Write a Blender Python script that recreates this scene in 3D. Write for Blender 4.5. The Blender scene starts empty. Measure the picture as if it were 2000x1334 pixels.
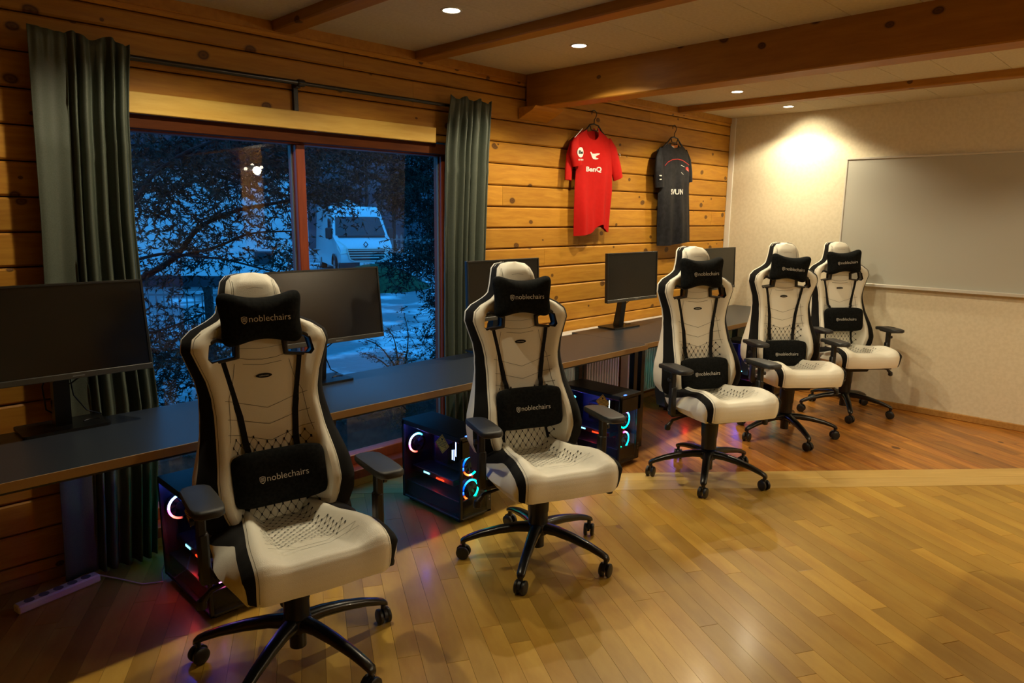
import bpy, bmesh, math, random
from mathutils import Vector, Matrix
import numpy as np
R = math.radians; PI = math.pi
random.seed(7); np.random.seed(7)
sc = bpy.context.scene
COL = sc.collection

# ------------------------------------------------------------ camera
CAMZ = 1.6
F, YAW, PITCH, ROLL = 1364.2, .7819, .1796, -.0098
def cam_axes():
    fw0 = Vector((math.cos(YAW), math.sin(YAW), 0)); rt0 = Vector((math.sin(YAW), -math.cos(YAW), 0)); up = Vector((0, 0, 1))
    fwd = fw0*math.cos(PITCH) - up*math.sin(PITCH); dn = -up*math.cos(PITCH) - fw0*math.sin(PITCH)
    c, s = math.cos(ROLL), math.sin(ROLL)
    return c*rt0 + s*dn, -s*rt0 + c*dn, fwd
_r, _d, _f = cam_axes()
cam = bpy.data.cameras.new('camera'); cam.sensor_width = 36; cam.lens = 36*F/2000; cam.clip_start = .05; cam.clip_end = 400
co = bpy.data.objects.new('camera', cam); COL.objects.link(co)
m = Matrix((( _r.x, -_d.x, -_f.x, 0), (_r.y, -_d.y, -_f.y, 0), (_r.z, -_d.z, -_f.z, CAMZ), (0, 0, 0, 1)))
co.matrix_world = m
sc.camera = co

# ------------------------------------------------------------ world, exposure
sc.view_settings.view_transform = 'Standard'; sc.view_settings.look = 'None'
sc.view_settings.gamma = 1; sc.view_settings.use_curve_mapping = False
EXPOSURE = -0.12
sc.view_settings.exposure = EXPOSURE
sc.cycles.use_denoising = True
sc.cycles.max_bounces = 7; sc.cycles.diffuse_bounces = 3; sc.cycles.adaptive_threshold = .03; sc.cycles.transparent_max_bounces = 12
sc.cycles.sample_clamp_indirect = 4.0
sc.cycles.caustics_reflective = False; sc.cycles.caustics_refractive = False
SKY_STRENGTH = 3.0
w = bpy.data.worlds.new('dusk_sky'); sc.world = w; w.use_nodes = True
nt = w.node_tree; nt.nodes.clear()
wo = nt.nodes.new('ShaderNodeOutputWorld'); bg = nt.nodes.new('ShaderNodeBackground')
tc = nt.nodes.new('ShaderNodeTexCoord'); sp = nt.nodes.new('ShaderNodeSeparateXYZ'); rp = nt.nodes.new('ShaderNodeValToRGB')
nt.links.new(tc.outputs['Generated'], sp.inputs[0]); nt.links.new(sp.outputs['Z'], rp.inputs[0])
rp.color_ramp.elements[0].position = .0; rp.color_ramp.elements[0].color = (.025, .25, .60, 1)
rp.color_ramp.elements[1].position = .6; rp.color_ramp.elements[1].color = (.02, .20, .54, 1)
nt.links.new(rp.outputs[0], bg.inputs[0]); bg.inputs[1].default_value = SKY_STRENGTH
nt.links.new(bg.outputs[0], wo.inputs[0])

# lamps of the room: position, watts
LAMP_COL = (1.0, .85, .57)
CEIL = 2.526
SPOTS = [(2.237, 2.636, 33), (3.161, 2.638, 34), (5.082, 2.688, 27), (6.031, 2.711, 27), (4.12, 2.66, 28), (1.25, 2.64, 19),
         (4.12, -.9, 62), (5.08, .35, 12), (2.24, -1.9, 46)]

# ------------------------------------------------------------ materials
def new_mat(name):
    m = bpy.data.materials.new(name); m.use_nodes = True
    n = m.node_tree.nodes; b = n['Principled BSDF']
    return m, m.node_tree, b
def plain(name, col, rough=.5, metal=0, spec=.5, coat=0, bump=0, bscale=200, sheen=0):
    m, t, b = new_mat(name)
    b.inputs['Base Color'].default_value = (*col, 1); b.inputs['Roughness'].default_value = rough
    b.inputs['Metallic'].default_value = metal; b.inputs['Specular IOR Level'].default_value = spec
    b.inputs['Coat Weight'].default_value = coat; b.inputs['Sheen Weight'].default_value = sheen
    if bump:
        tc = t.nodes.new('ShaderNodeTexCoord'); n = t.nodes.new('ShaderNodeTexNoise'); n.inputs['Scale'].default_value = bscale
        n.inputs['Detail'].default_value = 4
        bp = t.nodes.new('ShaderNodeBump'); bp.inputs['Strength'].default_value = bump; bp.inputs['Distance'].default_value = .002
        t.links.new(tc.outputs['Object'], n.inputs[0]); t.links.new(n.outputs[0], bp.inputs['Height']); t.links.new(bp.outputs[0], b.inputs['Normal'])
    return m
def emis(name, col, s):
    m, t, b = new_mat(name); t.nodes.remove(b)
    e = t.nodes.new('ShaderNodeEmission'); e.inputs[0].default_value = (*col, 1); e.inputs[1].default_value = s
    t.links.new(e.outputs[0], t.nodes['Material Output'].inputs[0]); return m
def wood(name, c_light, c_dark, axis='x', knots=.5, rough=.5, knot_scale=5, rot=0, island=False, var=.35, grain=14, spec=.35, coat=0, stretch=None, knotcol=(.07, .025, .008)):
    """pine or maple: long stretched grain, random knots with rings, tone varying board by board"""
    m, t, b = new_mat(name); N = t.nodes.new; L = t.links.new
    tc = N('ShaderNodeTexCoord')
    oi = N('ShaderNodeObjectInfo'); rnd = oi.outputs['Random']
    if island:
        ge = N('ShaderNodeNewGeometry'); rnd = ge.outputs['Random Per Island']
    off = N('ShaderNodeVectorMath'); off.operation = 'SCALE'; off.inputs[0].default_value = (17, 29, 41); L(rnd, off.inputs['Scale'])
    rt = N('ShaderNodeMapping'); rt.inputs['Rotation'].default_value = (0, 0, rot); L(tc.outputs['Object'], rt.inputs[0])
    add = N('ShaderNodeVectorMath'); L(rt.outputs[0], add.inputs[0]); L(off.outputs[0], add.inputs[1])
    sc_ = {'x': (1, 9, 9), 'y': (9, 1, 9), 'z': (9, 9, 1)}[axis] if not stretch else stretch
    # warp
    nw = N('ShaderNodeTexNoise'); nw.inputs['Scale'].default_value = 2.2; nw.inputs['Detail'].default_value = 2; L(add.outputs[0], nw.inputs[0])
    wv = N('ShaderNodeVectorMath'); wv.operation = 'SCALE'; wv.inputs['Scale'].default_value = .05; L(nw.outputs['Color'], wv.inputs[0])
    a2 = N('ShaderNodeVectorMath'); L(add.outputs[0], a2.inputs[0]); L(wv.outputs[0], a2.inputs[1])
    mp = N('ShaderNodeMapping'); mp.inputs['Scale'].default_value = sc_; L(a2.outputs[0], mp.inputs[0])
    n1 = N('ShaderNodeTexNoise'); n1.inputs['Scale'].default_value = grain/3; n1.inputs['Detail'].default_value = 6; n1.inputs['Roughness'].default_value = .6
    L(mp.outputs[0], n1.inputs[0])
    cr = N('ShaderNodeValToRGB'); cr.color_ramp.elements[0].position = .32; cr.color_ramp.elements[1].position = .72
    cr.color_ramp.elements[0].color = (*c_dark, 1); cr.color_ramp.elements[1].color = (*c_light, 1); L(n1.outputs[0], cr.inputs[0])
    # board tone
    mr = N('ShaderNodeMapRange'); mr.inputs['To Min'].default_value = 1-var; mr.inputs['To Max'].default_value = 1+var*.6; L(rnd, mr.inputs[0])
    mu = N('ShaderNodeVectorMath'); mu.operation = 'SCALE'; L(cr.outputs[0], mu.inputs[0]); L(mr.outputs[0], mu.inputs['Scale'])
    colout = mu.outputs[0]
    if knots > 0:
        vo = N('ShaderNodeTexVoronoi'); vo.voronoi_dimensions = '2D'; vo.inputs['Scale'].default_value = knot_scale; vo.inputs['Randomness'].default_value = 1
        ks = N('ShaderNodeSeparateXYZ'); L(a2.outputs[0], ks.inputs[0]); kc = N('ShaderNodeCombineXYZ'); ka = N('ShaderNodeMath')
        al, c1, c2 = {'x': ('X', 'Z', 'Y'), 'y': ('Y', 'Z', 'X'), 'z': ('Z', 'X', 'Y')}[axis] if rot == 0 else ('X', 'Y', 'Z')
        km_ = N('ShaderNodeMath'); km_.operation = 'MULTIPLY'; km_.inputs[1].default_value = .75; L(ks.outputs[al], km_.inputs[0])
        L(ks.outputs[c1], ka.inputs[0]); L(ks.outputs[c2], ka.inputs[1]); L(km_.outputs[0], kc.inputs[0]); L(ka.outputs[0], kc.inputs[1]); L(kc.outputs[0], vo.inputs[0])
        se = N('ShaderNodeSeparateColor'); L(vo.outputs['Color'], se.inputs[0])
        gt = N('ShaderNodeMath'); gt.operation = 'LESS_THAN'; gt.inputs[1].default_value = knots; L(se.outputs[0], gt.inputs[0])
        # radius between .03 and .1 in voronoi space
        rad = N('ShaderNodeMapRange'); rad.inputs['To Min'].default_value = .022; rad.inputs['To Max'].default_value = .085; L(se.outputs[1], rad.inputs[0])
        dv = N('ShaderNodeMath'); dv.operation = 'DIVIDE'; L(vo.outputs['Distance'], dv.inputs[0]); L(rad.outputs[0], dv.inputs[1])
        kr = N('ShaderNodeValToRGB'); e = kr.color_ramp.elements
        e[0].position = .0; e[0].color = (.95, .95, .95, 1); e[1].position = 1; e[1].color = (0, 0, 0, 1)
        x = e.new(.35); x.color = (.75, .75, .75, 1); x = e.new(.62); x.color = (.95, .95, .95, 1); x = e.new(.8); x.color = (.3, .3, .3, 1)
        dv2 = N('ShaderNodeMath'); dv2.operation = 'MULTIPLY'; dv2.inputs[1].default_value = .55; L(dv.outputs[0], dv2.inputs[0]); L(dv2.outputs[0], kr.inputs[0])
        km = N('ShaderNodeMath'); km.operation = 'MULTIPLY'; L(kr.outputs[0], km.inputs[0]); L(gt.outputs[0], km.inputs[1])
        mx = N('ShaderNodeMix'); mx.data_type = 'RGBA'; L(km.outputs[0], mx.inputs['Factor']); L(colout, mx.inputs[6]); mx.inputs[7].default_value = (*knotcol, 1)
        colout = mx.outputs[2]
    L(colout, b.inputs['Base Color'])
    b.inputs['Specular IOR Level'].default_value = spec; b.inputs['Coat Weight'].default_value = coat; b.inputs['Coat Roughness'].default_value = .18
    rr = N('ShaderNodeMapRange'); rr.inputs['To Min'].default_value = rough-.06; rr.inputs['To Max'].default_value = rough+.1; L(n1.outputs[0], rr.inputs[0]); L(rr.outputs[0], b.inputs['Roughness'])
    bp = N('ShaderNodeBump'); bp.inputs['Strength'].default_value = .12; bp.inputs['Distance'].default_value = .001; L(n1.outputs[0], bp.inputs['Height']); L(bp.outputs[0], b.inputs['Normal'])
    return m
def noisy(name, c1, c2, scale, rough=.8, bump=.3, bscale=None, dist=.003, pos=(.4, .6), detail=5):
    m, t, b = new_mat(name); N = t.nodes.new; L = t.links.new
    tc = N('ShaderNodeTexCoord'); n = N('ShaderNodeTexNoise'); n.inputs['Scale'].default_value = scale; n.inputs['Detail'].default_value = detail
    L(tc.outputs['Object'], n.inputs[0]); cr = N('ShaderNodeValToRGB'); L(n.outputs[0], cr.inputs[0]); L(cr.outputs[0], b.inputs['Base Color'])
    cr.color_ramp.elements[0].position, cr.color_ramp.elements[1].position = pos
    cr.color_ramp.elements[0].color = (*c1, 1); cr.color_ramp.elements[1].color = (*c2, 1)
    n2 = N('ShaderNodeTexNoise'); n2.inputs['Scale'].default_value = bscale or scale*4; n2.inputs['Detail'].default_value = 3; L(tc.outputs['Object'], n2.inputs[0])
    bp = N('ShaderNodeBump'); bp.inputs['Strength'].default_value = bump; bp.inputs['Distance'].default_value = dist; L(n2.outputs[0], bp.inputs['Height']); L(bp.outputs[0], b.inputs['Normal'])
    b.inputs['Roughness'].default_value = rough
    return m
def glass(name, tint=(1, 1, 1), rough=0.0, ior=1.5, boost=1.0):
    m, t, b = new_mat(name); t.nodes.remove(b); N = t.nodes.new; L = t.links.new
    tr = N('ShaderNodeBsdfTransparent'); tr.inputs[0].default_value = (*tint, 1)
    gl = N('ShaderNodeBsdfGlossy'); gl.inputs['Roughness'].default_value = rough
    fr = N('ShaderNodeFresnel'); fr.inputs[0].default_value = ior
    mul = N('ShaderNodeMath'); mul.operation = 'MULTIPLY'; mul.inputs[1].default_value = boost; mul.use_clamp = True; L(fr.outputs[0], mul.inputs[0])
    # a pane reflects once, on the face that looks at the ray; its far face only lets light out
    ge = N('ShaderNodeNewGeometry'); fm = N('ShaderNodeMath'); fm.operation = 'SUBTRACT'; fm.inputs[0].default_value = 1; L(ge.outputs['Backfacing'], fm.inputs[1])
    m2 = N('ShaderNodeMath'); m2.operation = 'MULTIPLY'; L(mul.outputs[0], m2.inputs[0]); L(fm.outputs[0], m2.inputs[1]); mul = m2
    mx = N('ShaderNodeMixShader'); L(mul.outputs[0], mx.inputs[0]); L(tr.outputs[0], mx.inputs[1]); L(gl.outputs[0], mx.inputs[2])
    L(mx.outputs[0], t.nodes['Material Output'].inputs[0]); return m
def ring_led(name, stops, strength, flip=0):
    """LED ring whose colour runs round the circle in the x-z plane of the object"""
    m, t, b = new_mat(name); t.nodes.remove(b); N = t.nodes.new; L = t.links.new
    tc = N('ShaderNodeTexCoord'); s = N('ShaderNodeSeparateXYZ'); L(tc.outputs['Object'], s.inputs[0])
    at = N('ShaderNodeMath'); at.operation = 'ARCTAN2'; L(s.outputs['Z'], at.inputs[0]); L(s.outputs['X'], at.inputs[1])
    mr = N('ShaderNodeMapRange'); mr.inputs['From Min'].default_value = -PI; mr.inputs['From Max'].default_value = PI; L(at.outputs[0], mr.inputs[0])
    cr = N('ShaderNodeValToRGB'); L(mr.outputs[0], cr.inputs[0]); e = cr.color_ramp.elements
    e[0].position = stops[0][0]; e[0].color = (*stops[0][1], 1); e[1].position = stops[1][0]; e[1].color = (*stops[1][1], 1)
    for p, c in stops[2:]: x = e.new(p); x.color = (*c, 1)
    em = N('ShaderNodeEmission'); L(cr.outputs[0], em.inputs[0]); em.inputs[1].default_value = strength
    L(em.outputs[0], t.nodes['Material Output'].inputs[0]); return m

M = {}
M['log'] = wood('pine_log', (.62, .305, .035), (.46, .195, .018), 'x', knots=.55, rough=.5, var=.24, knot_scale=5.4)
M['beam'] = wood('pine_beam', (.50, .235, .032), (.38, .16, .018), 'y', knots=.40, rough=.45, var=.1, knot_scale=5, grain=10)
M['lintel'] = wood('pale_pine_board', (.84, .58, .15), (.66, .38, .07), 'x', knots=.10, rough=.4, var=.05, grain=7, knot_scale=6)
M['maple'] = wood('maple_strip', (.60, .375, .065), (.42, .22, .028), 'x', knots=.03, rough=.36, rot=-R(61), var=.26, grain=4, spec=.4, coat=.15, stretch=(1.4, 5, 5), knotcol=(.25, .12, .04), knot_scale=4)
M['maple_i'] = wood('maple_strip_far', (.60, .375, .065), (.42, .22, .028), 'x', knots=.03, rough=.36, rot=-R(61), var=.26, grain=4, island=True, spec=.4, coat=.15, stretch=(1.4, 5, 5), knotcol=(.25, .12, .04), knot_scale=4)
M['dark'] = wood('dark_pine_strip', (.62, .27, .04), (.29, .09, .013), 'x', knots=.10, rough=.33, rot=-R(61), var=.34, grain=8, spec=.5, coat=.3, knotcol=(.05, .012, .004), knot_scale=4)
M['dark_i'] = wood('dark_pine_strip_far', (.62, .27, .04), (.29, .09, .013), 'x', knots=.10, rough=.33, rot=-R(61), var=.34, grain=8, island=True, spec=.5, coat=.3, knotcol=(.05, .012, .004), knot_scale=4)
M['thresh'] = wood('pale_threshold', (.68, .46, .15), (.56, .35, .09), 'x', knots=.04, rough=.35, rot=R(42.2), var=.08, grain=6, spec=.5, coat=.2, knotcol=(.2, .1, .03))
M['baseb'] = wood('baseboard_wood', (.50, .27, .07), (.38, .18, .04), 'x', knots=0, rough=.5, var=.1)
M['wframe'] = wood('mahogany_frame', (.30, .05, .012), (.20, .03, .008), 'z', knots=0, rough=.4, var=.1, spec=.5)
M['soffit'] = wood('shaded_window_reveal', (.11, .03, .007), (.07, .018, .005), 'x', knots=0, rough=.5, var=.1)  # brown wood darkened to imitate the shade inside the window recess
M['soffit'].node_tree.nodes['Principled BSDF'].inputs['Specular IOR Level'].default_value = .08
M['white_wall'] = noisy('rolled_white_wall', (.72, .65, .48), (.77, .70, .53), 40, rough=.9, bump=.22, bscale=110, dist=.002)
M['ceil'] = noisy('white_ceiling_panel', (.66, .60, .46), (.71, .65, .51), 60, rough=.95, bump=.35, bscale=140, dist=.002)
M['board'] = plain('whiteboard_grey', (.50, .50, .44), .42, spec=.4)
M['alu'] = plain('white_aluminium', (.78, .76, .68), .3, metal=.3)
M['white_pvc'] = plain('white_trim', (.82, .80, .72), .4)
M['leather'] = plain('cream_leather', (.87, .84, .72), .46, spec=.45, bump=.35, bscale=420)
M['shell'] = plain('cream_leather_side', (.87, .84, .72), .46, spec=.45, bump=.35, bscale=420)
M['suede'] = plain('black_suede', (.008, .008, .008), .95, spec=.15, sheen=.05)
M['velour'] = noisy('black_velour', (.005, .006, .006), (.010, .011, .011), 90, rough=.95, bump=.4, bscale=500, dist=.0006)
M['velour'].node_tree.nodes['Principled BSDF'].inputs['Specular IOR Level'].default_value = .12
M['plastic'] = plain('black_plastic', (.012, .012, .012), .42, spec=.5)
M['plastic_soft'] = plain('soft_grey_armpad', (.022, .023, .024), .5, spec=.5)
M['steel'] = plain('black_powder_steel', (.006, .006, .006), .3, metal=0, spec=.5, coat=.2)
M['thread'] = plain('black_stitch', (.05, .045, .035), .8)
M['dot'] = plain('black_tuft', (.006, .006, .006), .8)
M['logo'] = plain('silver_embroidery', (.66, .64, .58), .6)
M['strap'] = plain('black_strap', (.008, .008, .008), .8, spec=.2)
M['desk'] = noisy('anthracite_laminate', (.017, .023, .033), (.024, .031, .043), 300, rough=.34, bump=.15, bscale=600, dist=.0004)  # blue of the sky's reflection is tinted into the base colour
_b = M['desk'].node_tree.nodes['Principled BSDF']; _b.inputs['Specular IOR Level'].default_value = .85
M['edge'] = plain('beech_edge_band', (.42, .26, .10), .45)
M['screen'] = plain('dark_screen', (.006, .005, .004), .24, spec=.5)
M['bezel'] = plain('monitor_black', (.012, .012, .011), .38)
M['bezel_l'] = plain('monitor_chin', (.05, .048, .042), .35)
M['cable'] = plain('black_cable', (.01, .01, .01), .5)
M['cable_w'] = plain('white_cable', (.6, .58, .52), .5)
M['curtain'] = noisy('grey_green_satin', (.070, .086, .064), (.090, .107, .082), 300, rough=.55, bump=.15, bscale=900, dist=.0005)
M['rod'] = plain('black_rod', (.012, .012, .012), .25, spec=.6)
M['glass'] = glass('window_glass', (.93, .96, .97), 0.0, 1.5, 1.35)
M['pcglass'] = glass('smoked_glass', (.78, .78, .82), 0.02, 1.45, 1.0)
M['case'] = plain('black_case_steel', (.008, .008, .009), .4, spec=.5)
M['pcb'] = plain('dark_board', (.05, .06, .10), .5)
M['radiator'] = plain('white_radiator', (.66, .64, .6), .45)
M['red'] = noisy('red_jersey', (.50, .007, .004), (.53, .008, .005), 30, rough=.75, bump=.15, bscale=700, dist=.0005)
M['blackj'] = noisy('black_jersey', (.009, .009, .012), (.016, .016, .021), 30, rough=.65, bump=.2, bscale=500, dist=.0006)
for _k in ('red', 'blackj'): M[_k].node_tree.nodes['Principled BSDF'].inputs['Specular IOR Level'].default_value = .2
M['white_print'] = plain('white_print', (.82, .80, .76), .6)
M['red_print'] = plain('red_print', (.65, .03, .02), .6)
M['black_print'] = plain('black_print', (.01, .01, .01), .6)
M['hanger'] = plain('black_hanger', (.02, .012, .01), .35)
M['bulb'] = emis('lamp_glow', (1.0, .90, .66), 30)
M['sticker'] = plain('dull_yellow_sticker', (.92, .60, .07), .5)
M['snow'] = noisy('icy_ground', (.14, .16, .17), (.75, .78, .80), .9, rough=.55, bump=.5, bscale=6, dist=.03, pos=(.50, .66), detail=9)
M['house'] = noisy('house_render', (.70, .74, .76), (.80, .83, .84), 2, rough=.9, bump=.2)
M['vanpaint'] = plain('white_van_paint', (.78, .80, .80), .25, coat=.5)
M['vandark'] = plain('van_dark_trim', (.02, .022, .025), .4)
M['vanglass'] = plain('van_window', (.01, .015, .02), .08, spec=.8)
M['tyre'] = plain('tyre_rubber', (.012, .012, .012), .8)
M['needles'] = noisy('dark_needles', (.008, .016, .012), (.02, .035, .022), 6, rough=.8, bump=0)
M['needles_lit'] = noisy('lamplit_needles', (.12, .07, .03), (.2, .12, .05), 6, rough=.8, bump=0)  # lamplight on the lower shrub is put into this needle colour
M['bark'] = noisy('bark', (.012, .012, .011), (.03, .028, .024), 20, rough=.9)
M['hill'] = noisy('wooded_hill', (.02, .022, .03), (.06, .055, .065), .35, rough=1, bump=0, detail=8)
M['grass'] = noisy('dark_grass', (.015, .04, .012), (.03, .07, .02), 8, rough=1)
M['fence'] = plain('fence_grey', (.16, .17, .18), .6)
M['fence_w'] = plain('picket_white', (.22, .22, .22), .7)
M['rubble'] = plain('plate_grey', (.35, .36, .36), .6)

# ------------------------------------------------------------ helpers
def link(name, me, mats=None, parent=None):
    o = bpy.data.objects.new(name, me); COL.objects.link(o)
    if mats is not None:
        for mm in (mats if isinstance(mats, (list, tuple)) else [mats]): me.materials.append(M[mm] if isinstance(mm, str) else mm)
    if parent: o.parent = parent
    return o
def tag(o, label=None, cat=None, group=None, kind=None):
    if label: o['label'] = label
    if cat: o['category'] = cat
    if group: o['group'] = group
    if kind: o['kind'] = kind
    return o
def empty(name, loc=(0, 0, 0), rz=0):
    o = bpy.data.objects.new(name, None); COL.objects.link(o); o.location = loc; o.rotation_euler = (0, 0, rz); o.empty_display_size = .1
    return o
def smooth(me, ang=35):
    for p in me.polygons: p.use_smooth = True
    try: me.set_sharp_from_angle(angle=R(ang))
    except Exception: pass
class MB:
    def __init__(s): s.v = []; s.f = []; s.mi = []
    def add(s, vs, fs, mi=0):
        o = len(s.v); s.v += [tuple(v) for v in vs]; s.f += [tuple(i+o for i in f) for f in fs]; s.mi += [mi]*len(fs); return s
    def box(s, x0, y0, z0, x1, y1, z1, mat=None, mi=0, bev=0):
        if bev:
            b = bev; vs = []
            for (cx, sx) in ((x0, 1), (x1, -1)):
                for (cy, sy) in ((y0, 1), (y1, -1)):
                    for (cz, sz) in ((z0, 1), (z1, -1)):
                        vs += [(cx, cy+sy*b, cz+sz*b), (cx+sx*b, cy, cz+sz*b), (cx+sx*b, cy+sy*b, cz)]
            bm = bmesh.new(); [bm.verts.new(v) for v in vs]; r = bmesh.ops.convex_hull(bm, input=bm.verts)
            bm.verts.index_update(); vv = [v.co.copy() for v in bm.verts]; ff = [[v.index for v in f.verts] for f in bm.faces]; bm.free()
            if mat is not None: vv = [mat @ v for v in vv]
            return s.add(vv, ff, mi)
        vs = [Vector((x, y, z)) for z in (z0, z1) for y in (y0, y1) for x in (x0, x1)]
        if mat is not None: vs = [mat @ v for v in vs]
        return s.add(vs, [(0, 2, 3, 1), (4, 5, 7, 6), (0, 1, 5, 4), (2, 6, 7, 3), (0, 4, 6, 2), (1, 3, 7, 5)], mi)
    def tube(s, pts, r, n=8, mi=0, cap=True):
        pts = [Vector(p) for p in pts]; k = len(pts); rs = r if isinstance(r, (list, tuple)) else [r]*k
        prev = None; rings = []
        for i, p in enumerate(pts):
            d = (pts[min(i+1, k-1)]-pts[max(i-1, 0)]).normalized()
            if prev is None: a = d.orthogonal().normalized()
            else: a = (prev-d*prev.dot(d)).normalized()
            prev = a; b = d.cross(a)
            rings.append([p+(a*math.cos(2*PI*j/n)+b*math.sin(2*PI*j/n))*rs[i] for j in range(n)])
        vs = [v for rg in rings for v in rg]; fs = []
        for i in range(k-1):
            for j in range(n): fs.append((i*n+j, i*n+(j+1) % n, (i+1)*n+(j+1) % n, (i+1)*n+j))
        if cap: fs.append(tuple(range(n-1, -1, -1))); fs.append(tuple((k-1)*n+j for j in range(n)))
        return s.add(vs, fs, mi)
    def lathe(s, prof, n=20, c=(0, 0, 0), mat=None, mi=0):
        """profile (radius, z) turned about z; closes at both ends"""
        vs = []; fs = []; k = len(prof)
        for r, z in prof:
            for j in range(n): vs.append(Vector((r*math.cos(2*PI*j/n), r*math.sin(2*PI*j/n), z)))
        for i in range(k-1):
            for j in range(n): fs.append((i*n+j, i*n+(j+1) % n, (i+1)*n+(j+1) % n, (i+1)*n+j))
        fs.append(tuple(range(n-1, -1, -1))); fs.append(tuple((k-1)*n+j for j in range(n)))
        if mat is not None: vs = [mat @ v for v in vs]
        vs = [v+Vector(c) for v in vs]
        return s.add(vs, fs, mi)
    def prism(s, poly, a, b, plane='xy', mat=None, mi=0):
        """polygon extruded between a and b along the third axis"""
        def P(u, v, w): return {'xy': (u, v, w), 'xz': (u, w, v), 'yz': (w, u, v)}[plane]
        n = len(poly); vs = [Vector(P(u, v, a)) for u, v in poly]+[Vector(P(u, v, b)) for u, v in poly]
        if mat is not None: vs = [mat @ v for v in vs]
        fs = [tuple(range(n-1, -1, -1)), tuple(range(n, 2*n))]+[(i, (i+1) % n, n+(i+1) % n, n+i) for i in range(n)]
        return s.add(vs, fs, mi)
    def ring(s, inner, outer, a, b, plane='xz', mat=None, mi=0):
        def P(u, v, w): return {'xy': (u, v, w), 'xz': (u, w, v), 'yz': (w, u, v)}[plane]
        n = len(inner); vs = [Vector(P(u, v, w_)) for w_ in (a, b) for pl in (inner, outer) for u, v in pl]
        if mat is not None: vs = [mat @ v for v in vs]
        fs = []
        for i in range(n):
            j = (i+1) % n
            fs += [(i, j, n+j, n+i), (2*n+i, 3*n+i, 3*n+j, 2*n+j), (i, 2*n+i, 2*n+j, j), (n+i, n+j, 3*n+j, 3*n+i)]
        return s.add(vs, fs, mi)
    def grid(s, fn, nu, nv, mi=0, close=False):
        vs = [fn(i/(nu-1), j/(nv-1)) for j in range(nv) for i in range(nu)]
        fs = [(j*nu+i, j*nu+i+1, (j+1)*nu+i+1, (j+1)*nu+i) for j in range(nv-1) for i in range(nu-1)]
        return s.add(vs, fs, mi)
    def mesh(s, name, sm=None, fix=True):
        me = bpy.data.meshes.new(name); me.from_pydata(s.v, [], s.f)
        me.polygons.foreach_set('material_index', s.mi)
        if fix:
            bm = bmesh.new(); bm.from_mesh(me); bmesh.ops.recalc_face_normals(bm, faces=bm.faces); bm.to_mesh(me); bm.free()
        if sm is not None: smooth(me, sm)
        return me
    def build(s, name, mats, parent=None, sm=None, fix=True):
        return link(name, s.mesh(name, sm, fix), mats, parent)
def interp(x, xs, ys): return float(np.interp(x, xs, ys))
def sstep(t): t = max(0, min(1, t)); return t*t*(3-2*t)
def rounded(w, h, r, n=4, cx=0, cy=0):
    out = []
    for (sx, sy, a0) in ((1, 1, 0), (-1, 1, 90), (-1, -1, 180), (1, -1, 270)):
        for k in range(n+1):
            a = R(a0+90*k/n); out.append((cx+sx*(w/2-r)+r*math.cos(a), cy+sy*(h/2-r)+r*math.sin(a)))
    return out
def circle(r, n=24, cx=0, cy=0, sx=1, sy=1): return [(cx+r*sx*math.cos(2*PI*k/n), cy+r*sy*math.sin(2*PI*k/n)) for k in range(n)]
def copy_tree(o, parent=None):
    c = o.copy(); COL.objects.link(c)
    if parent: c.parent = parent
    for ch in list(o.children): copy_tree(ch, c)
    return c
def child(o, name):
    for c in o.children:
        if c.name.split('.')[0] == name: return c
def text_mesh(body, size, extr=.0004, bold=0, shear=0, spacing=1.0, align='LEFT'):
    cu = bpy.data.curves.new('txt', 'FONT'); cu.body = body; cu.size = size; cu.extrude = extr; cu.offset = bold; cu.shear = shear
    cu.space_character = spacing; cu.align_x = align; cu.resolution_u = 3
    o = bpy.data.objects.new('txt', cu); COL.objects.link(o)
    dg = bpy.context.evaluated_depsgraph_get(); me = bpy.data.meshes.new_from_object(o.evaluated_get(dg))
    bpy.data.objects.remove(o); bpy.data.curves.remove(cu); me.materials.clear()
    return me
def map_text(me, fn):
    """fn takes text x, y, depth and gives a world/local point"""
    for v in me.vertices: v.co = fn(v.co.x, v.co.y, v.co.z)
    return me

# ============================================================ ROOM SHELL
DW = 3.437; XC = 6.42; XL = -2.2; YB = -3.6
# ---- log wall on the window side
wall = empty('wall_left'); tag(wall, 'log wall of orange knotty pine boards holding the big window', kind='structure')
WX0, WX1, WZ0, WZ1 = .90, 2.93, .0975, 2.02
mb = MB()
for (a, b_, c, d) in ((XL, WX0, 0, 2.56), (WX1, XC+.2, 0, 2.56), (WX0, WX1, 0, .05), (WX0, WX1, WZ1+.05, 2.56)):
    mb.box(a, DW+.04, c, b_, DW+.16, d)
mb.build('log_core', 'soffit', wall)
zs = [0.0] + [round(2.217-.1413*k, 4) for k in range(15, -1, -1)] + [2.366, 2.45, 2.53]
rl = random.Random(3)
def log(x0, x1, z0, z1, y0=DW):
    if x1-x0 < .02: return
    g = .003; b = .008
    pr = [(y0+.05, z0+g), (y0+b, z0+g), (y0+.001, z0+g+b), (y0, (z0+z1)/2), (y0+.001, z1-g-b), (y0+b, z1-g), (y0+.05, z1-g)]
    mb = MB(); mb.prism(pr, x0+.0008, x1-.0008, 'yz'); mb.build('log', 'log', wall)
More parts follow.
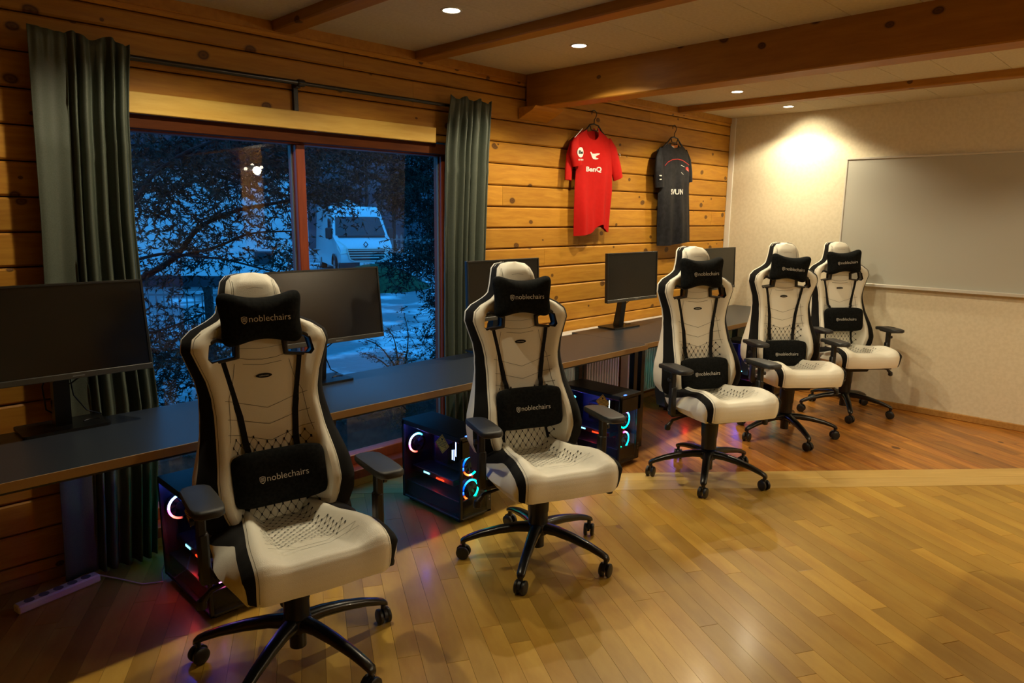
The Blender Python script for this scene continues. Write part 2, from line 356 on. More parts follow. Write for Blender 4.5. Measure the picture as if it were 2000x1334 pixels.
for k in range(len(zs)-1):
    z0, z1 = zs[k], zs[k+1]
    cuts = [XL, XC+.03]
    off = rl.uniform(0, 1)
    for q in range(3):
        cuts.append(XL+1.2+q*3.0+off*2.2+rl.uniform(-.2, .2))
    if abs(z1-2.217) < .002: cuts = [XL, .1, 4.02, XC+.03]
    if abs(z1-2.366) < .002: cuts = [XL, 2.62, XC+.03]
    cuts = sorted(c for c in cuts if c <= XC+.03)
    for a, c in zip(cuts[:-1], cuts[1:]):
        if z1 <= WZ0+.001 or z0 >= WZ1: log(a, c, z0, z1)
        elif z1 <= WZ1+.001:
            log(a, min(c, WX0), z0, z1); log(max(a, WX1), c, z0, z1)
        else:
            log(a, min(c, WX0), z0, z1); log(max(a, WX1), c, z0, z1)
            if max(a, WX0) < min(c, WX1): log(max(a, WX0), min(c, WX1), WZ1+.01, z1)
# proud ceiling plate (upper trim strip)
t = MB().box(XL, DW-.012, 2.475, XC, DW+.02, CEIL+.01, bev=.004).build('trim_1', 'beam'); tag(t, 'dark pine strip where the log wall meets the ceiling', kind='structure')
t = MB().box(.86, DW-.022, 2.022, 2.774, DW+.01, 2.112, bev=.003).build('trim_2', 'lintel'); tag(t, 'pale yellow pine board over the window', kind='structure')
t = MB().box(XC-.012, DW-.055, 0, XC+.02, DW+.0, CEIL, bev=.003).build('trim_3', 'white_pvc'); tag(t, 'narrow white strip in the corner of log wall and white wall', kind='structure')
# ---- window
win = empty('window_1', (1.915, DW+.1, .1)); tag(win, 'wide two-pane window in a red-brown wooden frame', kind='structure')
def wpart(name, mat, boxes, bev=.004):
    mb = MB()
    for b_ in boxes: mb.box(*[b_[i]-(1.915, DW+.1, .1)[i % 3] for i in range(6)], bev=bev)
    return mb.build(name, mat, win)
ya, yb = DW+.07, DW+.15
wpart('window_frame', 'wframe', [(WX0, ya, .10, .95, yb, 2.02), (2.885, ya, .10, WX1, yb, 2.02), (.95, ya, 1.955, 2.885, yb, 2.02), (.95, ya, .10, 2.885, yb, .165)])
wpart('mullion', 'wframe', [(1.889, ya-.01, .165, 1.942, yb, 1.955)])
wpart('gasket', 'fence', [(1.880, ya+.028, .165, 1.8885, ya+.04, 1.955), (2.876, ya+.024, .165, 2.8845, ya+.04, 1.955), (.95, ya+.028, .165, .960, ya+.04, 1.955)], bev=.001)
wpart('reveal', 'soffit', [(WX0, DW+.012, 1.962, WX1, ya, 2.022), (WX0-.01, DW+.01, .1, WX0+.005, ya, 2.0), (WX1-.005, DW+.01, .1, WX1+.01, ya, 2.0)], bev=.002)  # top board lowered, its dark colour stands in for the shaded recess
wpart('window_sill', 'wframe', [(WX0-.02, DW-.02, .045, WX1+.02, ya+.01, .102)])
for x0, x1 in ((.955, 1.885), (1.942, 2.88)): wpart('pane', 'glass', [(x0, DW+.112, .16, x1, DW+.118, 1.96)], bev=0)
# ---- other walls
t = MB().box(XC, YB-.2, 0, XC+.2, DW+.3, 2.56).build('wall_right', 'white_wall'); tag(t, 'white rolled-plaster wall with the whiteboard', kind='structure')
t = MB().box(XL-.2, YB-.2, 0, XL, DW+.3, 2.56).build('wall_rear', 'log'); tag(t, 'pine wall on the camera side, out of view', kind='structure')
t = MB().box(XL, YB-.2, 0, XC, YB, 2.56).build('wall_near', 'white_wall'); tag(t, 'white wall behind the camera', kind='structure')
t = MB().box(XC-.016, YB, 0, XC+.01, DW-.055, .052, bev=.004).build('baseboard_right', 'baseb'); tag(t, 'low brown wooden baseboard under the white wall', kind='structure')
t = MB().box(XL, DW-.018, 0, XC-.02, DW+.006, .05, bev=.005).build('baseboard_left', 'baseb'); tag(t, 'low wooden baseboard under the log wall', kind='structure')
# ---- floor
fl = empty('floor'); tag(fl, 'floor of pale maple strips and darker orange pine strips meeting at a pale threshold board', kind='structure')
MB().box(XL-.1, YB-.1, -.12, XC+.1, DW+.1, -.022).build('subfloor', 'soffit', fl)
U = np.array([math.cos(R(61)), math.sin(R(61))]); V = np.array([-U[1], U[0]])
T = np.array([.745, -.667]); T /= np.linalg.norm(T); NN = np.array([-T[1], T[0]])   # NN points to the far side
N0 = float(NN @ np.array([3.626, 1.952])); TW = .275
def clip(poly, n, d, keep_less=True):
    out = []; k = len(poly)
    for i in range(k):
        a, b = poly[i], poly[(i+1) % k]; da = n@a-d; db = n@b-d
        if not keep_less: da, db = -da, -db
        if da <= 0: out.append(a)
        if da*db < 0: out.append(a+(b-a)*(da/(da-db)))
    return out
def room_clip(poly):
    for n, d in ((np.array([1., 0]), XC), (np.array([-1., 0]), -XL), (np.array([0, 1.]), DW+.02), (np.array([0, -1.]), -YB)):
        if len(poly) > 2: poly = clip(poly, n, d)
    return poly
def area(p): return .5*abs(sum(p[i][0]*p[(i+1) % len(p)][1]-p[(i+1) % len(p)][0]*p[i][1] for i in range(len(p))))
def project(x, y, z):
    v = Vector((x, y, z-CAMZ)); dd = v.dot(_f)
    if dd < .1: return None
    return 1000+F*v.dot(_r)/dd, 667+F*v.dot(_d)/dd
rf = random.Random(11)
def planks(width, lmin, lmax, far, mat, mat_i, keep):
    cand = []
    for j in range(-110, 110):
        v0 = j*width; u = -9+rf.uniform(0, 1)
        while u < 9:
            ln = rf.uniform(lmin, lmax)
            g = .0004
            poly = [U*(u+g)+V*(v0+g), U*(u+ln-g)+V*(v0+g), U*(u+ln-g)+V*(v0+width-g), U*(u+g)+V*(v0+width-g)]
            poly = clip(poly, NN, N0 if not far else N0+TW, keep_less=not far)
            if len(poly) > 2: poly = room_clip(poly)
            u += ln
            if len(poly) < 3 or area(poly) < .0008: continue
            c = sum(poly)/len(poly); p = project(c[0], c[1], 0)
            vis = 0
            if p and -120 < p[0] < 2120 and 500 < p[1] < 1480: vis = area(poly)/(c[0]**2+c[1]**2+2.56)**1.5
            cand.append((vis, poly))
    cand.sort(key=lambda t: -t[0])
    rest = MB()
    for k, (vis, poly) in enumerate(cand):
        top = rf.uniform(-.0004, 0)
        b = .0009; c = sum(poly)/len(poly)
        ins = [p+(c-p)/max(np.linalg.norm(c-p), 1e-6)*b for p in poly]
        n = len(poly)
        vs = [(p[0], p[1], -.02) for p in poly]+[(p[0], p[1], top-.0008) for p in poly]+[(p[0], p[1], top) for p in ins]
        fs = [(i, (i+1) % n, n+(i+1) % n, n+i) for i in range(n)]+[(n+i, n+(i+1) % n, 2*n+(i+1) % n, 2*n+i) for i in range(n)]+[tuple(range(2*n, 3*n))]
        if k < keep and vis > 0:
            MB().add(vs, fs).build('plank', mat, fl, fix=False)
        else: rest.add(vs, fs)
    o = rest.build('far_planks', mat_i, fl, fix=False); o['kind'] = 'stuff'
planks(.084, .45, 1.25, False, 'maple', 'maple_i', 190)
planks(.105, .9, 2.2, True, 'dark', 'dark_i', 100)
for a0, a1 in ((0, TW*.5), (TW*.5, TW)):
    for s0, s1 in ((-6, -.35), (-.35, 2.2), (2.2, 8)):
        q = [T*s0+NN*(N0+a0+.001), T*(s1-.001)+NN*(N0+a0+.001), T*(s1-.001)+NN*(N0+a1-.001), T*s0+NN*(N0+a1-.001)]
        q = room_clip(q)
        if len(q) > 2: MB().prism([tuple(p) for p in q], -.02, .0008, 'xy').build('threshold_board', 'thresh', fl)
# ---- ceiling
ce = empty('ceiling', (0, 0, CEIL)); tag(ce, 'white speckled panel ceiling between pine beams', kind='structure')
MB().box(XL-.1, YB-.1, .012, XC+.1, DW+.1, .1).build('ceiling_core', 'soffit', ce)
BEAMS = [(1.75, 1.852, 2.478, 2), (2.628, 2.728, 2.478, 2), (3.56, 3.715, 2.31, 1), (5.45, 5.55, 2.478, 2), (-.55, -.40, 2.31, 1), (.85, .95, 2.478, 2), (-1.4, -1.3, 2.478, 2)]
bays = [(XL, -1.4), (-1.3, -.55), (-.4, .85), (.95, 1.75), (1.852, 2.628), (2.728, 3.56), (3.715, 5.45), (5.55, XC)]
for x0, x1 in bays:
    y = DW
    while y > YB:
        y2 = max(y-.30, YB)
        MB().box(x0-.02, y2+.0012, 0, x1+.02, y-.0012, .014, bev=.0012).build('ceiling_panel', 'ceil', ce)
        y = y2
names = {0: 'slim pine beam left of the nearest ceiling spot', 1: 'slim pine beam between the two nearest ceiling spots', 2: 'deep knotty pine beam crossing the room before the white wall half',
         3: 'slim pine beam nearest the white wall', 4: 'deep pine beam above the camera', 5: 'slim pine beam above the left curtain, out of view', 6: 'slim pine beam at the camera end, out of view'}
for k, (x0, x1, z0, _) in enumerate(BEAMS):
    o = MB().box(x0, YB, z0, x1, DW-.011, CEIL+.008, bev=.006).build('ceiling_beam', 'beam'); tag(o, names[k], kind='structure')
# rounded corbel carved from the wall log under the deep beam
o = MB().prism([(DW-.005, 2.31), (DW-.16, 2.31), (DW-.13, 2.285), (DW-.07, 2.262), (DW-.005, 2.235)], 3.50, 3.78, 'yz').build('corbel', 'log'); tag(o, 'carved pine corbel under the deep beam at the log wall', kind='structure')
# ---- post behind the camera, seen only as a reflection in the window
o = MB().box(4.06, -2.15, 0, 4.36, -1.87, CEIL, bev=.01).build('pillar', 'log'); tag(o, 'square pine post further back in the room, seen as a reflection in the window', kind='structure')

# ------------------------------------------------------------ ceiling spots
spot_labels = ['round recessed ceiling spot in the first bay, nearest the camera', 'round recessed ceiling spot in the second bay, just before the deep beam',
 'round recessed ceiling spot between the deep beam and the last slim beam', 'round recessed ceiling spot closest to the white wall, lighting it',
 'round recessed ceiling spot hidden behind the deep beam', 'round recessed ceiling spot above the left curtain, out of view',
 'round recessed ceiling spot right of the camera, out of view', 'round recessed ceiling spot before the whiteboard, out of view', 'round recessed ceiling spot behind the camera, out of view']
proto = None
for k, (x, y, wt) in enumerate(SPOTS):
    if proto is None:
        e = empty('ceiling_spot', (x, y, CEIL)); proto = e
        MB().lathe([(.038, .004), (.040, -.003), (.050, -.004), (.052, .001), (.052, .006)], 28).build('rim', 'alu', e, sm=40)
        MB().lathe([(.0378, .0045), (.039, -.0015), (.028, -.0030), (.001, -.0034)], 24).build('lamp_disc', 'bulb', e, sm=40)
    else: e = copy_tree(proto); e.location = (x, y, CEIL)
    lab = spot_labels[k] if k < len(spot_labels) else 'round recessed ceiling spot further back in the room, out of view'
    tag(e, lab, 'ceiling light', 'recessed ceiling spots')
    ld = bpy.data.lights.new('spot_light', 'SPOT'); ld.energy = wt; ld.color = LAMP_COL; ld.spot_size = R(139); ld.spot_blend = .35; ld.shadow_soft_size = .03
    lo = bpy.data.objects.new('spot_light', ld); COL.objects.link(lo); lo.parent = e; lo.location = (0, 0, -.012)
    if k == 3:
        # this lamp is tilted towards the white wall
        l2 = bpy.data.lights.new('spot_core', 'SPOT'); l2.energy = 34; l2.color = LAMP_COL; l2.spot_size = R(96); l2.spot_blend = 1; l2.shadow_soft_size = .03
        q = bpy.data.objects.new('spot_core', l2); COL.objects.link(q); q.parent = e; q.location = (0, 0, -.012)
        dv = Vector((.40, -.06, -.46)); q.rotation_euler = dv.to_track_quat('-Z', 'Y').to_euler()
# cluster of four bulbs on the post (window reflection)
e = empty('spot_cluster', (4.16, -1.74, 2.14)); tag(e, 'cluster of four small bulbs on the pine post, seen as a reflection in the window', 'lamp')
MB().lathe([(.06, .0), (.06, .03), (.02, .05)], 16).build('canopy', 'alu', e, sm=40)
for dx, dz in ((-.09, .0), (0, .05), (.06, -.05), (.12, .03)):
    MB().lathe([(.005, -.02), (.018, -.014), (.023, 0), (.018, .014), (.005, .02)], 12, c=(dx, 0, dz)).build('bulb', 'bulb', e, sm=60)

pl = bpy.data.lights.new('cluster_light', 'POINT'); pl.energy = 34; pl.color = LAMP_COL; pl.shadow_soft_size = .05
po = bpy.data.objects.new('cluster_light', pl); COL.objects.link(po); po.parent = e; po.location = (.0, .12, -.02)
o = MB().box(1.2, -.42, 0, 3.868, -.107, 1.2, bev=.01).build('shadow_blocker', 'log'); tag(o, 'unseen low block added right of the camera to shade the floor corner', kind='structure')  # made-up block, out of view, added to cast the shadow on the floor corner

# ============================================================ CHAIRS
def P(x, yf, z): return (x, -yf, z)
ZB = [.44, .50, .56, .62, .68, .75, .82, .90, .96, 1.02, 1.08, 1.13, 1.17, 1.20, 1.225, 1.25, 1.30, 1.34, 1.37, 1.39, 1.398]
WO = [.20, .255, .280, .284, .277, .258, .240, .228, .224, .232, .252, .268, .260, .226, .172, .132, .117, .109, .097, .075, .035]
WI = [.15, .180, .205, .218, .216, .206, .196, .190, .192, .204, .226, .244, .234, .196, .142, .112, .103, .097, .086, .064, .022]
YC = ([.44, .55, .75, 1.02, 1.2, 1.30, 1.36, 1.398], [-.160, -.165, -.188, -.222, -.240, -.245, -.255, -.285])
YBo = ([.44, .5, .62, .72, .82, .93, 1.05, 1.15, 1.2, 1.25, 1.34, 1.398], [-.10, -.075, -.062, -.09, -.145, -.183, -.192, -.198, -.222, -.245, -.262, -.30])
def b_wi(z): return interp(z, ZB, WI)
def b_wo(z): return interp(z, ZB, WO)
def b_front(x, z):
    wi = b_wi(z); yc = interp(z, *YC); yb = interp(z, *YBo); u = min(1, abs(x)/wi)
    rise = sstep((u-.52)/.36)
    y = yc+(yb-yc)*rise+.006*(1-min(1, u/.55)**2)
    if u > .86: y -= .014*((u-.86)/.14)**2
    return y
def smoothz(n=64):
    return [ZB[0]+(ZB[-1]-ZB[0])*(1-(1-i/(n-1))**1.15) for i in range(n)]
def chair_proto():
    root = empty('gaming_chair')
    # ---- backrest: a closed loft, slots cut through it, split by material
    cols = [0, .15, .3, .42, .52, .6, .68, .76, .84, .9, .95, 1.0]
    zz = smoothz(); rings = []; mids = []
    for z in zz:
        wi, wo = b_wi(z), b_wo(z); half = []
        for u in cols: half.append((u*wi, b_front(u*wi, z)))
        yw = half[-1][1]; yk = interp(z, *YC)-interp(z, [.44, .8, 1.0, 1.1, 1.4], [.085, .080, .060, .050, .060])
        top = sstep((1.398-z)/.05)
        yk = yw-.02+(yk-(yw-.02))*max(top, .25)
        half += [(wi+(wo-wi)*.45, yw-.010), (wo-.004, yw-.030), (wo, yw-.042)]
        half += [(wo+.001, min(yw-.055, (yw+yk)/2)), (wo-.008, yk+.014), (wo*.80, yk+.002), (wo*.4, yk-.004), (0, yk-.006)]
        ring = [(-x, y) for x, y in reversed(half[1:])] + half[:-1]
        # order: from back centre round the left side, front, right side
        rings.append([P(x, y, z) for x, y in ring]); n = len(ring)
    nh = len(half)
    def cat(i):   # column pair index -> material: 0 cream front, 1 black band, 2 cream shell
        x = ring[i]; j = abs(i-(nh-1)); j2 = abs((i+1) % n-(nh-1)) if i+1 < n else nh-1
        k = max(j, j2)
        if k <= 11: return 0
        if k <= 14: return 1
        return 2
    mb = MB()
    vs = [v for rg in rings for v in rg]; fs = []; mi = []
    for a in range(len(rings)-1):
        for i in range(n):
            j = (i+1) % n
            fs.append((a*n+i, a*n+j, (a+1)*n+j, (a+1)*n+i)); mi.append(cat(i))
    fs.append(tuple(range(n))); mi.append(2)
    fs.append(tuple((len(rings)-1)*n+i for i in range(n))); mi.append(0)
    mb.v = vs; mb.f = fs; mb.mi = mi
    me = mb.mesh('back_solid'); so = link('back_solid', me, ['leather', 'suede', 'shell'])
    hexo = [(.076, 1.142), (.155, 1.170), (.188, 1.152), (.199, 1.092), (.184, 1.073), (.080, 1.088)]
    cx, cy = sum(p[0] for p in hexo)/6, sum(p[1] for p in hexo)/6
    hexc = [(cx+(x-cx)*.93, cy+(y-cy)*.93) for x, y in hexo]; hexi = [(cx+(x-cx)*.74, cy+(y-cy)*.70) for x, y in hexo]
    hexc = [(cx+(x-cx)*.84, cy+(y-cy)*.82) for x, y in hexo]
    cut = MB()
    for s in (1, -1): cut.prism([(s*x, z) for x, z in hexc], .0, .5, 'xz')
    cu = link('cutter', cut.mesh('cutter'), ['suede'])
    md = so.modifiers.new('b', 'BOOLEAN'); md.operation = 'DIFFERENCE'; md.object = cu; md.solver = 'EXACT'
    dg = bpy.context.evaluated_depsgraph_get(); full = bpy.data.meshes.new_from_object(so.evaluated_get(dg))
    bpy.data.objects.remove(so); bpy.data.objects.remove(cu)
    matn = [m_.name if m_ else '' for m_ in full.materials]
    def sub(keep, name):
        bm = bmesh.new(); bm.from_mesh(full)
        bmesh.ops.delete(bm, geom=[f for f in bm.faces if min(f.material_index, 2) not in keep], context='FACES')
        m2 = bpy.data.meshes.new(name); bm.to_mesh(m2); bm.free()
        for p in m2.polygons: p.material_index = 0
        m2.materials.clear(); smooth(m2, 40); return m2
    back = link('backrest', sub((0,), 'backrest'), ['leather'], root)
    link('side_band', sub((1,), 'side_band'), ['suede'], back)['label'] = 'black suede side band'
    link('rear_shell', sub((2,), 'rear_shell'), ['shell'], back)
    for s in (1, -1):
        rg = MB(); yo = -b_front(.14, 1.12)
        rg.ring([(s*x, z) for x, z in hexi], [(s*x, z) for x, z in hexo], yo-.016, yo+.018, 'xz')
        o = rg.build('slot_frame', 'plastic', back); bv = o.modifiers.new('b', 'BEVEL'); bv.width = .004; bv.segments = 2
    # seams, quilting
    def ribbon(mb, pts, fn, wd=.0014, lift=.0020):
        for (a, b_) in zip(pts[:-1], pts[1:]):
            d = Vector((b_[0]-a[0], b_[1]-a[1])); L_ = d.length
            if L_ < 1e-6: continue
            nrm = Vector((-d.y, d.x))/L_*wd/2; k = max(1, int(L_/.02)); vs = []; fs = []
            for i in range(k+1):
                px, py = a[0]+d.x*i/k, a[1]+d.y*i/k
                vs += [fn(px+nrm.x, py+nrm.y, lift), fn(px-nrm.x, py-nrm.y, lift)]
            for i in range(k): fs.append((2*i, 2*i+1, 2*i+3, 2*i+2))
            mb.add(vs, fs)
    def fb(x, z, l): return P(x, b_front(x, z)+l, z)
    st = MB()
    for zc, ze in ((.90, .945), (.84, .88)): ribbon(st, [(-.148, ze), (-.07, (zc+ze)/2-.002), (0, zc), (.07, (zc+ze)/2-.002), (.148, ze)], fb)
    ribbon(st, [(-.155, .827), (0, .78), (.155, .827)], fb)
    for s in (1, -1):
        ribbon(st, [(s*.098, 1.07), (s*.112, 1.0), (s*.132, .95), (s*.14, .85), (s*.15, .80)], fb)
        ribbon(st, [(s*.07, 1.388), (s*.074, 1.30), (s*.072, 1.24)], fb)
        ribbon(st, [(s*.076, 1.388), (s*.080, 1.30), (s*.078, 1.24)], fb, wd=.0008)
        ribbon(st, [(s*(b_wi(z)-.006), z) for z in np.linspace(.52, 1.19, 40)], fb, wd=.0012)
    ribbon(st, [(-.1, 1.095), (-.05, 1.082), (.0, 1.078), (.05, 1.082), (.1, 1.095)], fb); ribbon(st, [(-.07, 1.066), (0, 1.058), (.07, 1.066)], fb)
    ribbon(st, [(-.085, 1.125), (0, 1.118), (.085, 1.125)], fb, wd=.0009); ribbon(st, [(-.03, 1.338), (0, 1.343), (.03, 1.338)], fb, wd=.0009)
    dx, dz = .0155, .0235
    dots = MB(); inside = lambda x, z: abs(x) < .152 and .47 < z < .784+abs(x)*.29
    for i in range(-11, 12):
        for j in range(-16, 18):
            if (i+j) % 2: continue
            x, z = i*dx, .66+j*dz*.5*1.0*1.0
            z = .66+j*dz
            if not inside(x, z): continue
            dots.add([fb(x+u*.0026, z+v*.0048, .0026) for u, v in ((-1, -1), (1, -1), (1, 1), (-1, 1))], [(0, 1, 2, 3)])
            for di in (1, -1):
                if inside(x+di*dx, z-dz): ribbon(st, [(x, z), (x+di*dx, z-dz)], fb, wd=.0013)
    o = st.build('stitching', 'thread', back, fix=False); o['kind'] = 'stuff'
    o = dots.build('tuft_dots', 'dot', back, fix=False); o['kind'] = 'stuff'
    # oval badge
    mb = MB(); yb = -(b_front(0, 1.018)+.002)
    mb.prism(circle(.029, 28, 0, 1.018, 1, .30), yb, yb+.006, 'xz'); o = mb.build('badge', 'dot', back)
    tm = text_mesh('noblechairs', .0075, .0002, align='CENTER'); map_text(tm, lambda x, y, z: Vector((x, yb-.0006-z, 1.0155+y))); link('badge_text', tm, ['logo'], back)['kind'] = 'stuff'
    # ---- seat
    path = [(-.19, .498), (-.10, .500), (-.03, .504), (.04, .509), (.10, .517), (.16, .527), (.22, .538), (.27, .547), (.305, .551), (.328, .547), (.343, .533), (.350, .512), (.351, .488), (.348, .465), (.342, .444)]
    k = len(path); SP = []
    for i, (y, z) in enumerate(path):
        a = path[max(0, i-1)]; b_ = path[min(k-1, i+1)]; dy, dz_ = b_[0]-a[0], b_[1]-a[1]; L_ = math.hypot(dy, dz_)
        SP.append((y, z, -dz_/L_, dy/L_))       # outward normal (ny, nz)
    ys = [-.19, -.1, 0, .1, .2, .27, .305, .328, .343, .350, .351, .348, .342]
    idx = list(range(k))
    WT = [.130, .145, .158, .170, .182, .194, .206, .213, .216, .217, .217, .217, .217, .216, .214]
    WOs = [.250, .262, .270, .274, .275, .274, .270, .264, .258, .252, .247, .243, .240, .238, .235]
    HB = [.050, .055, .056, .058, .062, .064, .060, .046, .034, .024, .015, .008, .004, .002, 0]
    def s_at(t): i = min(k-2, int(t)); f = t-i; return i, f
    def lerp(A, t): i, f = s_at(t); return A[i]*(1-f)+A[i+1]*f
    def seat_pt(x, t, lift=0):
        i, f = s_at(t); y, z, ny, nz = [SP[i][q]*(1-f)+SP[i+1][q]*f for q in range(4)]
        wt = lerp(WT, t); u = min(1, abs(x)/wt); h = lerp(HB, t)
        d = h*sstep((u-.45)/.42)+.004*(1-min(1, u/.5)**2)
        if u > .85: d -= .012*((u-.85)/.15)**2
        return P(x, y+ny*(d+lift), z+nz*(d+lift))
    nt_ = 43; top = MB()
    def cols_at(t):
        wt = lerp(WT, t); return [u*wt for u in (-1, -.97, -.92, -.86, -.78, -.7, -.6, -.5, -.35, -.18, 0, .18, .35, .5, .6, .7, .78, .86, .92, .97, 1)]
    ts = [i*(k-1)/(nt_-1) for i in range(nt_)]
    vs = []; nc = 21
    for t in ts: vs += [seat_pt(x, t) for x in cols_at(t)]
    top.add(vs, [(a*nc+i, a*nc+i+1, (a+1)*nc+i+1, (a+1)*nc+i) for a in range(nt_-1) for i in range(nc-1)])
    seat = top.build('seat', 'leather', root, sm=50)
    for s in (1, -1):
        band = MB(); side = MB()
        bv_, sv_ = [], []
        for t in ts:
            i, f = s_at(t); y, z, ny, nz = [SP[i][q]*(1-f)+SP[i+1][q]*f for q in range(4)]
            wt, wo_, h = lerp(WT, t), lerp(WOs, t), lerp(HB, t); e0 = h-.012
            fr = sstep((t-8)/4)
            nb = sstep((t-1.0)/3.0); bw = (wo_-wt)*(1-nb)+min(wo_-wt, .034)*nb; dd_ = .052*(1-nb)+.026*nb; dd_ = dd_*(1-fr)+.020*fr
            prof = [(wt, e0), (wt+bw*.4, e0-.006-.002*fr), (wt+bw*.8, e0-dd_*.6), (wt+bw, e0-dd_)]
            deep = (z+e0*nz-.437) if t < 8 else .10
            if t >= 8: deep = (z+e0*nz-.437)*(1-fr)+.09*fr
            wq = max(wt+bw, wo_); dq = e0-dd_
            a_ = Vector((wt+bw, y+ny*dq, max(.436, z+nz*dq))); c_ = Vector((wq-.026, min(y, .300), .437))
            bl_ = (a_.z-.437)/.12
            side_row = [a_, a_.lerp(c_, .25)+Vector(((wq-wt-bw)*.55*bl_+.006*bl_, 0, 0)), a_.lerp(c_, .6)+Vector(((wq-wt-bw)*.75*bl_+.012*bl_, 0, 0)), c_]
            bv_ += [P(s*x, y+ny*d, max(.436, z+nz*d)) for x, d in prof]; sv_ += [P(s*q.x, q.y, q.z) for q in side_row]
        for mbx, vv in ((band, bv_), (side, sv_)):
            mbx.add(vv, [(a*4+i, a*4+i+1, (a+1)*4+i+1, (a+1)*4+i) for a in range(nt_-1) for i in range(3)])
            cap = [vv[i] for i in range(4)]
        o = band.build('side_wing', 'suede', seat, sm=50, fix=False); o['label'] = 'black suede wing of the seat'
        side.build('side_panel', 'shell', seat, sm=50, fix=False)
    # rear closing wall of the seat and its underside pan
    mb = MB(); mb.box(-.195, -.30, .425, .195, .19, .442, bev=.006); mb.box(-.235, .17, .43, .235, .20, .55, bev=.02); mb.build('seat_pan', 'plastic', seat)
    st = MB(); dots = MB()
    def fs_(x, yy, l):   # yy is the path parameter
        return seat_pt(x, yy, l)
    LIFT = .0032
    dxs, dts = .0165, .24
    ins = lambda x, t: abs(x) < lerp(WT, t)*.70 and .3 < t < 5.0+abs(x)*2.5
    for i in range(-10, 11):
        for j in range(0, 28):
            if (i+j) % 2: continue
            x, t = i*dxs, .3+j*dts
            if not ins(x, t): continue
            dots.add([fs_(x+u*.003, t+v*.05, LIFT+.0006) for u, v in ((-1, -1), (1, -1), (1, 1), (-1, 1))], [(0, 1, 2, 3)])
            for di in (1, -1):
                if ins(x+di*dxs, t+dts):
                    a = fs_(x-.0007, t, LIFT), fs_(x+.0007, t, LIFT), fs_(x+di*dxs+.0007, t+dts, LIFT), fs_(x+di*dxs-.0007, t+dts, LIFT)
                    st.add(a, [(0, 1, 2, 3)])
    for t0 in (5.7, 6.3):
        for xa, xb in ((-.15, -.05), (-.05, .05), (.05, .15)):
            ta, tb = t0+abs(xa)*1.5, t0+abs(xb)*1.5
            st.add([fs_(xa, ta, .0012), fs_(xb, tb, .0012), fs_(xb, tb+.03, .0012), fs_(xa, ta+.03, .0012)], [(0, 1, 2, 3)])
    for s in (1, -1):
        for a in np.linspace(.3, 13.2, 60):
            b_ = a+.2; xa, xb = s*(lerp(WT, a)-.007), s*(lerp(WT, min(b_, 13.9))-.007)
            st.add([fs_(xa, a, .0012), fs_(xa+.0011, a, .0012), fs_(xb+.0011, min(b_, 13.9), .0012), fs_(xb, min(b_, 13.9), .0012)], [(0, 1, 2, 3)])
    o = st.build('seat_stitching', 'thread', seat, fix=False); o['kind'] = 'stuff'
    o = dots.build('seat_tuft_dots', 'dot', seat, fix=False); o['kind'] = 'stuff'
    # ---- under the seat
    mc = MB(); mc.box(-.10, -.16, .375, .10, .13, .426, bev=.012); mc.box(.035, .045, .33, .085, .11, .385, bev=.008)
    mech = mc.build('tilt_mechanism', 'plastic', root)
    for s, yk in ((1, -.09), (-1, -.02)):
        l = MB(); l.tube([(s*.08, yk, .405), (s*.20, yk-.01, .400), (s*.285, yk-.015, .385), (s*.315, yk-.018, .355)], [.006, .006, .009, .014], 10)
        l.lathe([(.004, -.02), (.016, -.014), (.018, 0), (.014, .016), (.004, .02)], 12, c=(s*.318, yk-.018, .345))
        l.build('lever', 'plastic', mech, sm=40)
    cl = MB(); cl.lathe([(.05, .38), (.052, .33), (.049, .25), (.046, .245), (.046, .175), (.04, .17)], 24)
    cl.build('gas_lift', 'plastic', root, sm=40)
    # ---- arm rests
    for s in (1, -1):
        a = MB(); a.tube([(s*.10, .0, .425), (s*.22, -.01, .418), (s*.28, -.03, .425), (s*.305, -.045, .46)], [.02, .022, .024, .022], 8)
        a.box(s*.302-.017, -.072, .42, s*.302+.017, -.026, .60, bev=.008)
        post = a.build('armrest', 'plastic', root, sm=40)
        b2 = MB(); b2.box(s*.305-.014, -.068, .58, s*.305+.014, -.030, .695, bev=.005); b2.box(s*.30-.035, -.12, .683, s*.30+.035, .02, .698, bev=.005)
        b2.lathe([(.003, -.008), (.012, -.006), (.012, .006), (.003, .008)], 12, mat=Matrix.Rotation(R(90), 4, 'Y'), c=(s*.330, -.05, .64)); b2.build('arm_post', 'plastic', post)
        pts = [(-.036, .07), (-.047, .03), (-.050, -.06), (-.050, -.15), (-.044, -.188), (-.026, -.203), (.026, -.203), (.044, -.188), (.050, -.15), (.050, -.06), (.047, .03), (.036, .07), (.015, .082), (-.015, .082)]
        pd = MB(); n = len(pts); cxx = s*.300
        lay = [(.93, .696), (1.0, .702), (1.0, .716), (.96, .722), (.86, .724)]
        vs = [(cxx+x*q, -.06+(y+.06)*q, z-.010*sstep((y-.0)/.09)) for q, z in lay for x, y in pts]
        fs = [(r_*n+i, r_*n+(i+1) % n, (r_+1)*n+(i+1) % n, (r_+1)*n+i) for r_ in range(len(lay)-1) for i in range(n)]+[tuple(range(n)), tuple((len(lay)-1)*n+i for i in range(n))]
        pd.add(vs, fs); pd.build('arm_pad', 'plastic_soft', post, sm=45)
    # hinge covers between seat and backrest
    for s in (1, -1):
        h = MB(); h.prism([(.10, .43), (.20, .42), (.235, .50), (.225, .60), (.19, .63), (.15, .56), (.11, .50)], s*.238, s*.262, 'yz')
        h.build('hinge_cover', 'plastic', root)
    return root
def base_proto():
    hub = MB(); hub.lathe([(.030, .055), (.030, .118), (.045, .120), (.052, .135), (.052, .168), (.044, .176), (.02, .178)], 24)
    return hub.mesh('base_hub', 40)
